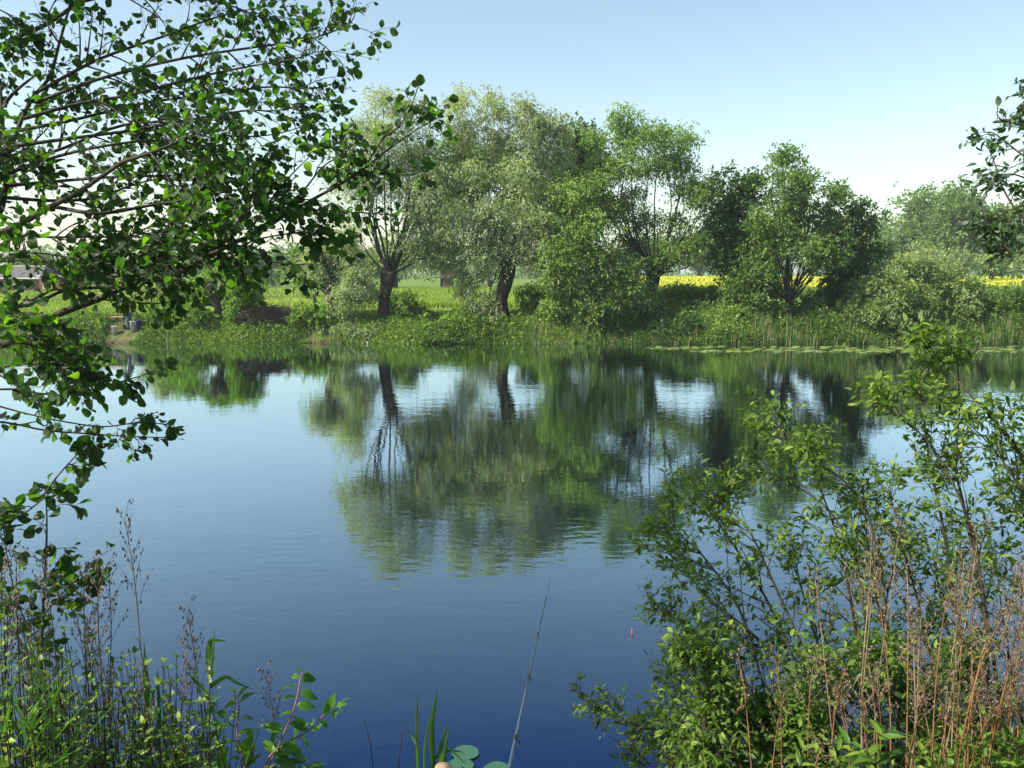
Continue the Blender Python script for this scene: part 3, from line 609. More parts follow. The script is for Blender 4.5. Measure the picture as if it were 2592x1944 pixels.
# ------------------------------------------------------------------ lily pads on the far side
def pads():
    def pad_mesh(r=1.0):
        mb = MB(); n = 18; a = np.linspace(.16, 2 * math.pi - .16, n)
        v = [(0, 0, .0)] + [(math.cos(t) * r * (1 + .03 * math.sin(5 * t)), math.sin(t) * r, .03 * r + .02 * r * math.sin(3 * t)) for t in a]
        v += [(p[0], p[1], p[2] - .035) for p in v]
        f = [(0, i, i + 1) for i in range(1, n)]
        mb.add(v, f, .5); mb.f.append(np.array([(i + 1, i, i + n + 1, i + n + 2) for i in range(1, n)]))
        return mb.mesh('lily_pad', M['pad'], False)
    M['pad'] = leafmat('lily_pad_leaf', (.12, .17, .05), (.20, .27, .08), (.30, .36, .13), .1, .3, spec=.6)
    M['pad2'] = leafmat('near_lily_pad_leaf', (.02, .07, .04), (.035, .10, .055), (.06, .14, .07), .1, .3, spec=.6)
    me = pad_mesh(); me2 = pad_mesh(); me2.materials[0] = M['pad2']
    n = 0; lab = 'flat green lily pad in the floating belt below the right bank'
    for i in range(285):
        px = rng.uniform(1640, 2600); 
        if px < 1760 and rng.random() < .6: continue
        py = 877 + (rng.random() ** .8) * (15 if px > 1750 else 8) + rng.normal(0, 1)
        Y = 3.6 / math.tan(PITCH + math.atan((py - 972) / F)); q = P(px, py, Y)
        o = bpy.data.objects.new('lily_pad', me); sc.collection.objects.link(o)
        r = rng.uniform(.10, .21); o.location = (q[0], q[1], .012 + rng.uniform(0, .01)); o.scale = (r, r, r); o.rotation_euler = (rng.normal(0, .03), rng.normal(0, .03), rng.uniform(0, 6.3))
        tag(o, lab, 'lily pad', 'lily pads floating below the right bank')
    for px, py, r, lb in [(1178, 1908, .105, 'large lily pad just behind the near reed tuft'), (1258, 1950, .10, 'lily pad touching the lower end of the fishing rod in view'), (1165, 1940, .10, 'lily pad beside the beige stake top')]:
        Y = 3.6 / math.tan(PITCH + math.atan((py - 972) / F)); q = P(px, py, Y)
        o = bpy.data.objects.new('lily_pad', me2); sc.collection.objects.link(o); o.location = (q[0], q[1], .008); o.scale = (r, r, r); o.rotation_euler = (0, 0, rng.uniform(0, 6))
        tag(o, lb, 'lily pad')
pads()

# ------------------------------------------------------------------ brushwood heap
def brush_heap():
    c = P(680, 800, 47.3); c[2] = float(gz(c[0], 47.3)); root = thing('brushwood_heap', c, 'long low heap of grey brown cut brushwood on the far bank', 'brushwood')
    for nm, n, r, mat in [('twig_pile', 1500, .012, 'drytan_dark'), ('branch_pile', 220, .026, 'bark')]:
        mb = MB(); u = rng.uniform(-1, 1, n); hgt = .85 * np.sqrt(1 - .8 * u ** 2)
        p = np.stack([c[0] + u * 1.35, c[1] + rng.uniform(-.6, .6, n), c[2] + hgt * rng.random(n) ** .6], 1)
        d = nrm(np.stack([rng.choice([-1, 1], n) * np.ones(n), rng.normal(0, .35, n), rng.normal(0, .22, n) - u * .3], 1)); L_ = rng.uniform(.4, 1.3, n)
        t = np.linspace(-.5, .5, 4)[None, :, None]; pts = p[:, None] + d[:, None] * L_[:, None, None] * t - np.array([0, 0, .4]) * t ** 2 * L_[:, None, None]
        tubes(mb, pts, np.broadcast_to(np.array([r, r, r * .8, r * .4]), (n, 4)), 4); mb.build(nm, M[mat], root)
M['drytan_dark'] = noisemat('old_brushwood', (.05, .038, .028), (.17, .135, .10), 15, .95, .3)
brush_heap()

# ------------------------------------------------------------------ box helpers
def box(mb, c, s, rz=0, bev=0):
    x, y, z = np.array(s) / 2; v = np.array([(a * x, b * y, d * z) for a in (-1, 1) for b in (-1, 1) for d in (-1, 1)])
    R = np.array([[math.cos(rz), -math.sin(rz), 0], [math.sin(rz), math.cos(rz), 0], [0, 0, 1]])
    mb.add(v @ R.T + np.array(c), [(0, 1, 3, 2), (4, 6, 7, 5), (0, 4, 5, 1), (2, 3, 7, 6), (0, 2, 6, 4), (1, 5, 7, 3)])
def plain(name, col, rough=.6, metal=0, c2=None, scale=8):
    c2 = c2 or tuple(c * .75 for c in col)
    m = noisemat(name, c2, col, scale, rough, .1)
    for nd in m.node_tree.nodes:
        if nd.type == 'BSDF_PRINCIPLED': nd.inputs['Metallic'].default_value = metal
    return m

# ------------------------------------------------------------------ brick house and hut
def brickmat():
    m, t, N, L = newmat('brick_wall'); tc = N.new('ShaderNodeTexCoord'); mp = N.new('ShaderNodeMapping'); mp.inputs['Rotation'].default_value = (math.radians(90), 0, 0)
    L.new(tc.outputs['Object'], mp.inputs[0]); b = N.new('ShaderNodeTexBrick'); b.inputs['Scale'].default_value = 4
    b.inputs['Color1'].default_value = (.22, .075, .05, 1); b.inputs['Color2'].default_value = (.15, .05, .035, 1); b.inputs['Mortar'].default_value = (.25, .2, .17, 1); b.inputs['Mortar Size'].default_value = .012
    L.new(mp.outputs[0], b.inputs[0]); p = N.new('ShaderNodeBsdfPrincipled'); p.inputs['Roughness'].default_value = .9; L.new(b.outputs[0], p.inputs['Base Color'])
    o = N.new('ShaderNodeOutputMaterial'); L.new(p.outputs[0], o.inputs[0]); return m
def tilemat():
    m, t, N, L = newmat('grey_roof_tiles'); tc = N.new('ShaderNodeTexCoord'); w_ = N.new('ShaderNodeTexWave'); w_.inputs['Scale'].default_value = 3; w_.bands_direction = 'Z'; w_.inputs['Distortion'].default_value = .6
    L.new(tc.outputs['Object'], w_.inputs[0]); r = ramp(N, [(0, (.05, .045, .045)), (1, (.11, .10, .10))]); L.new(w_.outputs[0], r.inputs[0])
    p = N.new('ShaderNodeBsdfPrincipled'); p.inputs['Roughness'].default_value = .8; L.new(r.outputs[0], p.inputs['Base Color']); o = N.new('ShaderNodeOutputMaterial'); L.new(p.outputs[0], o.inputs[0]); return m
M['brick'] = brickmat(); M['tile'] = tilemat(); M['white'] = plain('white_paint', (.75, .75, .72)); M['glass'] = plain('dark_glass', (.03, .04, .05), .08); M['zinc'] = plain('pale_roof_edge', (.62, .66, .74), .5)
def house():
    Y = 100.0; g = P(80, 740, Y); z0 = float(gz(g[0], Y)) - .1
    X = lambda px: (px - 1296) / F * Y
    def Z(py): return P(0, py, Y)[2]
    root = thing('brick_house', (X(60), Y, z0), 'low brick house with grey tiled roof and pale flat extension', 'house')
    mb = MB(); a, b = X(-90), X(112); box(mb, ((a + b) / 2, Y + 3, (z0 + Z(706)) / 2), (b - a, 6, Z(706) - z0)); wl = mb.build('wall', M['brick'], root, False)
    mb = MB(); e = Z(703); r = Z(673); a -= .35; b += .35
    v = [(a, Y - .4, e), (b, Y - .4, e), (b - 1.2, Y + 3, r), (a + 1.2, Y + 3, r), (b, Y + 6.4, e), (a, Y + 6.4, e)]; v += [(p[0], p[1], p[2] - .14) for p in v]
    mb.add(v, [(0, 1, 2, 3), (3, 2, 4, 5), (6, 9, 8, 7), (9, 11, 10, 8), (0, 6, 7, 1), (4, 10, 11, 5)]); mb.f.append(np.array([(1, 4, 2), (0, 3, 5)])); rf = mb.build('roof', M['tile'], root, False)
    mb = MB(); box(mb, ((a + b) / 2, Y - .48, e - .06), (b - a, .12, .14)); mb.build('gutter', M['white'], root, False)
    mb = MB(); box(mb, ((a + b) / 2, Y + 3, r + .02), (b - a - 2.4, .22, .08)); mb.build('ridge', M['white'], root, False)
    a, b = X(112) + .02, X(176); mb = MB(); box(mb, ((a + b) / 2, Y + 2, (z0 + Z(701)) / 2), (b - a - .04, 5, Z(701) - z0)); mb.build('extension_wall', M['brick'], root, False)
    mb = MB(); box(mb, ((a + b) / 2 + .05, Y + 2, Z(701) + .13), (b - a + .3, 5.5, .24)); mb.build('flat_roof', M['zinc'], root, False)
    for px, ww in [(134, 1.0), (60, .9), (10, .9)]:
        zc = Z(720); mb = MB(); x = X(px)
        for dx, dz, sx, sz in [(-ww / 2, 0, .1, .9), (ww / 2, 0, .1, .9), (0, .45, ww + .1, .1), (0, -.45, ww + .1, .1)]: box(mb, (x + dx, Y - .53 if px == 134 else Y - .03, zc + dz), (sx, .1, sz))
        wn = mb.build('window', M['white'], root, False); mb = MB(); box(mb, (x, (Y - .5 if px == 134 else Y) - .015, zc), (ww - .11, .04, .78)); mb.build('pane', M['glass'], wn, False)
house()
def hut():
    Y = 106.; x = (1136 - 1296) / F * Y; g = float(gz(x, Y)); root = thing('brick_hut', (x, Y, g), 'tiny brick hut with a red roof seen between the two silver willows', 'hut')
    mb = MB(); box(mb, (x, Y, g + .75), (1.2, 1.4, 1.5)); mb.build('wall', plain('old_brick', (.13, .085, .065)), root, False)
    mb = MB(); v = [(x - 1, Y - 1, g + 1.5), (x + 1, Y - 1, g + 1.5), (x + 1, Y + 1, g + 1.5), (x - 1, Y + 1, g + 1.5), (x - 1, Y, g + 2.1), (x + 1, Y, g + 2.1)]
    mb.add(v, [(0, 1, 5, 4), (3, 4, 5, 2), (0, 3, 2, 1)]); mb.f.append(np.array([(0, 4, 3), (1, 2, 5)])); mb.build('roof', plain('red_tiles', (.07, .05, .045)), root, False)
    mb = MB(); box(mb, (x + .45, Y + .3, g + 2.1), (.35, .35, .7)); mb.build('chimney', M['brick'], root, False)
    x += 1.75; r2 = thing('white_post', (x, Y, g), 'pale gate post right of the tiny brick hut', 'post'); mb = MB(); box(mb, (x, Y, g + .6), (.35, .3, 1.2)); mb.build('post', M['white'], r2, False); mb = MB(); box(mb, (x, Y, g + 1.24), (.45, .4, .08)); mb.build('cap', plain('terracotta', (.4, .16, .1)), r2, False)
hut()

# ------------------------------------------------------------------ fisherman and tackle on the far bank
def skinmesh(name, joints, edges, mat, parent, root=0, sub=1):
    me = bpy.data.meshes.new(name); me.from_pydata([j[0] for j in joints], edges, []); me.materials.append(mat)
    o = bpy.data.objects.new(name, me); sc.collection.objects.link(o)
    sk = o.modifiers.new('skin', 'SKIN'); sk.use_smooth_shade = True
    for i, j in enumerate(joints):
        r = j[1]; me.skin_vertices[0].data[i].radius = (r, r) if np.isscalar(r) else r
        me.skin_vertices[0].data[i].use_root = i == root
    s = o.modifiers.new('sub', 'SUBSURF'); s.levels = sub; s.render_levels = sub
    if parent: o.parent = parent; o.matrix_parent_inverse = parent.matrix_basis.inverted()
    return o
def fisherman():
    Y = 46.35; q = P(327, 848, Y); x0 = q[0]; z0 = float(gz(x0, Y)); 
    root = thing('person', (x0, Y, z0), 'person in a dark jacket and cap stooping over fishing tackle on the far bank', 'person')
    skin = plain('skin', (.55, .34, .24), .6); jk = plain('dark_jacket', (.025, .03, .045), .8); tr = plain('blue_grey_trousers', (.12, .16, .22), .85); cap = plain('grey_cap', (.30, .32, .36), .8); boot = plain('boots', (.03, .028, .025), .7)
    k = .93
    def J(x, y, z, r): return ((x0 + x * k, Y + y * k, z0 + z * k), r * k)
    # leaning forward towards -x (left)
    body = [J(.0, 0, .86, .13), J(-.10, 0, 1.08, .14), J(-.22, -.01, 1.25, .15), J(-.29, -.01, 1.33, .07), J(-.34, -.02, 1.40, .075), J(-.37, -.03, 1.48, .085),
            J(-.24, -.19, 1.24, .06), J(-.30, -.24, 1.0, .048), J(-.36, -.22, .80, .036), J(-.38, -.21, .74, .03),
            J(-.24, .18, 1.24, .06), J(-.34, .22, 1.0, .048), J(-.42, .18, .82, .036), J(-.44, .17, .76, .03),
            J(.02, -.09, .80, .10), J(-.04, -.11, .44, .072), J(.03, -.11, .10, .05), J(-.10, -.12, .04, .04),
            J(.02, .09, .80, .10), J(.0, .12, .44, .072), J(.10, .12, .10, .05), J(-.03, .13, .04, .04)]
    ed = [(0, 1), (1, 2), (2, 3), (3, 4), (4, 5), (2, 6), (6, 7), (7, 8), (8, 9), (2, 10), (10, 11), (11, 12), (12, 13), (0, 14), (14, 15), (15, 16), (16, 17), (0, 18), (18, 19), (19, 20), (20, 21)]
    skinmesh('body', body, ed, skin, root, 0, 2)
    def cl(name, idx, grow, mat, rt=0):
        mp = {i: n for n, i in enumerate(idx)}; js = [(body[i][0], body[i][1] + grow) for i in idx]; e = [(mp[a], mp[b]) for a, b in ed if a in mp and b in mp]
        skinmesh(name, js, e, mat, root, rt, 2)
    cl('jacket', [0, 1, 2, 3, 6, 7, 8, 10, 11, 12], .022, jk); cl('trousers', [0, 14, 15, 16, 18, 19, 20], .016, tr)
    for a in (16, 20):
        skinmesh('boot', [(body[a][0], .066), (body[a + 1][0], .05)], [(0, 1)], boot, root, 0, 1)
    h = np.array(body[5][0])
    mb = MB(); th = np.linspace(0, 2 * math.pi, 13)[:-1]
    rings = [(.105, .0), (.108, .04), (.09, .085), (.05, .11), (.005, .118)]; V = []
    for r, z in rings: V += [(h[0] + r * k * math.cos(t), h[1] + r * k * .9 * math.sin(t), h[2] + (z + .01) * k) for t in th]
    mb.add(V, [(i * 12 + j, i * 12 + (j + 1) % 12, (i + 1) * 12 + (j + 1) % 12, (i + 1) * 12 + j) for i in range(4) for j in range(12)])
    box(mb, (h[0] - .14 * k, h[1], h[2] + .02), (.12, .13, .014)); mb.build('cap', cap, root)
    mb = MB(); u = rv(60); u = u[(u[:, 2] < .1) & (u[:, 0] > -.3)]; leaves(mb, RHOMB, h + u * .075, u * .3 + np.array([0, 0, -1.]), u, .06, .05); mb.build('hair', plain('grey_hair', (.25, .23, .2)), root)
    # seat box on legs
    sx = x0 - .62; root2 = thing('tackle_table', (sx, Y, z0), 'white topped tackle table with red edge in front of the stooping person', 'table')
    wh = M['white']; red = plain('red_edge', (.5, .05, .03)); dk = plain('dark_legs', (.04, .04, .05)); top = z0 + .60
    mb = MB(); box(mb, (sx, Y - .02, top), (.62, .4, .03)); mb.build('table_top', wh, root2, False)
    mb = MB(); box(mb, (sx, Y - .235, top + .002), (.63, .025, .045)); mb.build('edge', red, root2, False)
    for dx in (-.27, .27):
        for dy in (-.17, .15):
            mb = MB(); tubes(mb, [(sx + dx, Y + dy, top - .016), (sx + dx * 1.15, Y + dy * 1.1, z0 - .05)], [.014, .014], 6); mb.build('leg', dk, root2)
    def bucket(x, y, r, h_, mat, lab, cat='bucket'):
        z = float(gz(x, y)); rt = thing('bucket', (x, y, z), lab, cat); mb = MB(); n = 16; th = np.arange(n) * 2 * math.pi / n; V = []
        prof = [(.0, .0), (r * .82, .0), (r, h_), (r * 1.06, h_ + .005), (r * 1.06, h_ + .02), (r * .94, h_ + .02), (r * .78, .02), (.0, .02)]
        for q_, z_ in prof: V += [(x + q_ * math.cos(t), y + q_ * math.sin(t), z + z_) for t in th]
        mb.add(V, [(i * n + j, i * n + (j + 1) % n, (i + 1) * n + (j + 1) % n, (i + 1) * n + j) for i in range(len(prof) - 1) for j in range(n)]); mb.build('pail', mat, rt)
        mb = MB(); t = np.linspace(0, math.pi, 9); tubes(mb, np.stack([x + r * np.cos(t), y - .3 * r * np.sin(t), z + h_ + .02 - .5 * r * np.sin(t)], 1), np.full(9, .005), 4); mb.build('handle', dk, rt)
    bucket(x0 - .60, Y - .35, .13, .40, wh, 'white bucket under the tackle table'); bucket(x0 + .30, Y - .25, .12, .55, wh, 'tall white bucket right of the stooping person'); bucket(x0 + .60, Y - .15, .14, .50, plain('navy_plastic', (.05, .05, .16), .5), 'dark blue bucket at the end of the tackle row')
fisherman()

# ------------------------------------------------------------------ fishing rod, float, near stake
def rod():
    pts = [P(1278, 2000, 2.75), P(1290, 1944, 2.95), P(1306, 1865, 3.35), P(1338, 1718, 4.15), P(1363, 1600, 5.0), P(1382, 1515, 5.8), P(1389, 1480, 6.25), P(1394, 1452, 6.7)]
    d = pts[1] - pts[3]; d /= np.linalg.norm(d); 
    pts = [pts[0] + d * 1.3, pts[0] + d * .6] + pts
    root = thing('fishing_rod', pts[0], 'long blue grey fishing rod reaching out over the water', 'fishing rod')
    c = spl(pts, 60); r = np.interp(np.linspace(0, 1, 60), [0, .25, .6, .85, 1], [.012, .0088, .0052, .0028, .0010])
    mb = MB(); tubes(mb, c, r, 10); m = plain('rod_carbon', (.07, .11, .18), .22, .3, (.05, .08, .13), 30); mb.build('blank', m, root)
    mb = MB(); tubes(mb, c[:9], np.full(9, .017), 10); mb.build('handle', plain('cork_grip', (.35, .24, .14)), root)
    dk = plain('guide_metal', (.03, .03, .035), .3, .8)
    for px, py, R in [(1306, 1865, .013), (1338, 1718, .010), (1363, 1600, .008), (1382, 1515, .006), (1389, 1480, .005)]:
        i = np.argmin([abs(py - (972 - F * ((q[2] - CAM_H) * CT + q[1] * ST) / (q[1] * CT - (q[2] - CAM_H) * ST))) for q in c]); p = c[i]
        mb = MB(); t = np.linspace(0, 2 * math.pi, 15); ax = np.array([.85, 0, -.5])
        ce = p + np.array([.2, 0, -1.]) * (R * 1.2 + r[i]); X_ = np.array([1., 0, .2]); Z_ = np.array([-.2, .25, 1.])
        tubes(mb, ce + R * (np.cos(t)[:, None] * X_ + np.sin(t)[:, None] * Z_), np.full(15, R * .14), 5)
        T = nrm((c[i + 1] - c[i - 1])[None])[0]; tubes(mb, [p - T * .022, p, p + T * .022], [r[i] * 1.35] * 3, 8)
        mb.build('line_guide', dk, root)
    Yf = 3.6 / math.tan(PITCH + math.atan((1606 - 972) / F)); fq = P(1600, 1606, Yf); a = c[-1]; t = np.linspace(0, 1, 14)[:, None]
    mb = MB(); tubes(mb, a + (fq - a) * t - np.array([0, 0, 1.]) * (t * (1 - t)) * .8 * .9, np.full(14, .0003), 3); mb.build('line', plain('fishing_line', (.5, .55, .6), .3), root)
    # fork stick carrying the rod
    f = c[12]; g = float(gz(f[0], f[1])); rs = thing('rod_rest', (f[0], f[1], g), 'thin metal fork stick under the fishing rod handle', 'rod rest')
    mb = MB(); tubes(mb, [(f[0], f[1], g - .2), (f[0], f[1], f[2] - .07)], [.006, .006], 8); mb.build('stick', dk, rs)
    mb = MB(); tubes(mb, spl([(f[0] - .035, f[1], f[2] + .02), (f[0] - .028, f[1], f[2] - .03), (f[0], f[1], f[2] - .065), (f[0] + .028, f[1], f[2] - .03), (f[0] + .035, f[1], f[2] + .02)], 12), np.full(12, .005), 6); mb.build('fork', dk, rs)
    tipp = c[-1]; Yf = 3.6 / math.tan(PITCH + math.atan((1606 - 972) / F)); q = P(1600, 1606, Yf)
    fl = thing('float', (q[0], q[1], 0), 'small red fishing float standing in the open water', 'float')
    mb = MB(); tubes(mb, [(q[0], q[1], .0), (q[0], q[1], .02), (q[0], q[1], .055), (q[0] + .001, q[1], .062)], [.005, .006, .006, .002], 8); mb.build('tip', plain('red_float_paint', (.62, .12, .09), .5), fl)
    mb = MB(); tubes(mb, [(q[0], q[1], -.08), (q[0], q[1], -.03), (q[0], q[1], .0)], [.003, .009, .0055], 8); mb.build('float_body', dk, fl)
    s = P(1122, 1940, 4.6); g = float(gz(s[0], s[1])); st = thing('wooden_stake', (s[0], s[1], g), 'beige round stake top just showing at the bottom edge', 'stake')
    mb = MB(); tubes(mb, [(s[0], s[1], g - .3), (s[0], s[1], s[2] - .03), (s[0], s[1], s[2]), (s[0], s[1], s[2] + .002)], [.05, .05, .045, .001], 14); mb.build('post', noisemat('weathered_wood', (.16, .11, .07), (.38, .29, .19), 30, .8), st)
rod()

# ------------------------------------------------------------------ near plants
UP = np.array([0, 0, 1.])
def spray(mt, ml, main, r0, r1, tm, size, n1=10, l1=.35, n2=5, l2=.16, nl=5, t0=.15, flat=.5, droop=.15, leafn=.8, asp=.6, fwd=.9, tipleaf=True, width=None, attrf=None, K=24):
    """main: spline points (3-D). side branches (n1, length l1) > twigs (n2, l2) > leaves (nl each)"""
    c = spl(main, K); ln = np.linalg.norm(c[-1] - c[0])
    tubes(mt, c, np.linspace(r0, r1, K), 7)
    T = nrm(np.gradient(c, axis=0))
    tw = []   # twigs: start, dir, len
    def sidedir(tan, n, sgn):
        rnd = rng.normal(size=(n, 3)); lat = nrm(np.cross(tan, UP) + 1e-3)
        s = lat * sgn[:, None] * flat + nrm(rnd - (rnd * tan).sum(1, keepdims=True) * tan) * (1 - flat * .5)
        return nrm(s)
    def grow(start, tan, n, L, sgn):
        d = nrm(tan * fwd + sidedir(tan, n, sgn)); return d
    if n1 > 0:
        t = np.sort(rng.uniform(t0, 1, n1)); idx = t * (K - 1); i0 = np.clip(idx.astype(int), 0, K - 2); f = (idx - i0)[:, None]
        s = c[i0] * (1 - f) + c[i0 + 1] * f; tan = T[i0]; sg = np.where(np.arange(n1) % 2, 1., -1.)
        d = grow(s, tan, n1, l1, sg); L1 = l1 * rng.uniform(.55, 1.15, n1) * (1 - .55 * t)
        k1 = 6; tt = np.linspace(0, 1, k1)[None, :, None]
        bend = rng.normal(size=(n1, 1, 3)) * .12
        B1 = s[:, None] + d[:, None] * L1[:, None, None] * tt + (bend - UP * droop) * L1[:, None, None] * tt ** 2
        tubes(mt, B1, np.linspace(1, .35, k1)[None] * np.maximum(r0 * .35 * (1 - t) + r1, .0014)[:, None], 4)
        B = B1; Ls = L1
        n = n1
        # twigs along side branches and at the main tip
        per = n2; tb = rng.uniform(.15, 1, (n, per)); ii = np.clip((tb * (k1 - 1)).astype(int), 0, k1 - 2); ff = (tb * (k1 - 1) - ii)[..., None]
        ar = np.arange(n)[:, None]; S2 = B[ar, ii] * (1 - ff) + B[ar, ii + 1] * ff; T2 = nrm(B[ar, ii + 1] - B[ar, ii])
        S2 = S2.reshape(-1, 3); T2 = T2.reshape(-1, 3); m = len(S2); L2 = l2 * rng.uniform(.5, 1.2, m)
        S2 = np.vstack([S2, B[:, -2]]); T2 = np.vstack([T2, nrm(B[:, -1] - B[:, -2])]); L2 = np.concatenate([L2, np.full(n, l2 * .8)]); m2 = len(S2)
        d2 = np.vstack([grow(S2[:m], T2[:m], m, l2, np.where(np.arange(m) % 2, 1., -1.)), T2[m:]])
    else:
        m2 = max(2, n2); t = np.sort(rng.uniform(t0, 1, m2)); idx = t * (K - 1); i0 = np.clip(idx.astype(int), 0, K - 2); f = (idx - i0)[:, None]
        S2 = c[i0] * (1 - f) + c[i0 + 1] * f; T2 = T[i0]; L2 = l2 * rng.uniform(.5, 1.2, m2) * (1 - .4 * t); d2 = grow(S2, T2, m2, l2, np.where(np.arange(m2) % 2, 1., -1.))
    S2 = np.vstack([S2, c[-3:-2]]); d2 = np.vstack([d2, T[-1:]]); L2 = np.append(L2, l2 * .8); m2 = len(S2)
    k2 = 4; tt = np.linspace(0, 1, k2)[None, :, None]; bend = rng.normal(size=(m2, 1, 3)) * .15
    B2 = S2[:, None] + d2[:, None] * L2[:, None, None] * tt + (bend - UP * droop) * L2[:, None, None] * tt ** 2
    tubes(mt, B2, np.broadcast_to(np.array([.0018, .0015, .0012, .0008]), (m2, k2)) * (size / .055), 3)
    tl = (np.arange(nl) + .6) / nl; ii = np.clip((tl * (k2 - 1)).astype(int), 0, k2 - 2); ff = (tl * (k2 - 1) - ii)[None, :, None]
    Lp = B2[:, ii] * (1 - ff) + B2[:, ii + 1] * ff; Lt = nrm(B2[:, ii + 1] - B2[:, ii]); sg = np.where(np.arange(nl) % 2, 1., -1.)[None, :] * np.ones((m2, 1))
    Lp = Lp.reshape(-1, 3); Lt = Lt.reshape(-1, 3); sg = sg.ravel(); q = len(Lp)
    ld = nrm(Lt * .7 + sidedir(Lt, q, sg) * .9 + rng.normal(size=(q, 3)) * .25 - UP * .15)
    pet = size * rng.uniform(.15, .4, q)[:, None]
    ln_ = nrm(UP * leafn + rng.normal(size=(q, 3)) * .75)
    s_ = size * rng.uniform(.42, 1.25, q)
    tubes(mt, np.stack([Lp, Lp + ld * pet], 1), np.full((q, 2), .0007 * size / .055), 3)
    tms = [ALDER, ALDER2, ALDER3, ALDER2] if tm is ALDER else ([SALLOW, SALLOW2] if tm is SALLOW else [tm]); pick = rng.integers(0, len(tms), q)
    age = np.clip(rng.normal(.42, .2, q) + (rng.random(q) < .07) * .5, 0, 1)
    keepl = np.ones(q, bool)
    if tm is ALDER:
        dz = (Lp[:, 2] - CAM_H); zc = Lp[:, 1] * CT - dz * ST; pxx = 1296 + F * Lp[:, 0] / zc; pyy = 972 - F * (Lp[:, 1] * ST + dz * CT) / zc
        keepl = ~((pxx > 268) & (pxx < 366) & (pyy > 775) & (pyy < 852))
    for ti, tmp_ in enumerate(tms):
        k_ = (pick == ti) & keepl; leaves(ml, tmp_, (Lp + ld * pet)[k_], ld[k_], ln_[k_], s_[k_], s_[k_] * (1 if width is None else width), age[k_])
    return c

def Q(pts, ya, yb, wob=.12):
    """photo path -> 3-D path whose depth runs from ya to yb"""
    n = len(pts); return [P(x, y, ya + (yb - ya) * i / (n - 1) + rng.uniform(-wob, wob) * (0 < i < n - 1)) for i, (x, y) in enumerate(pts)]

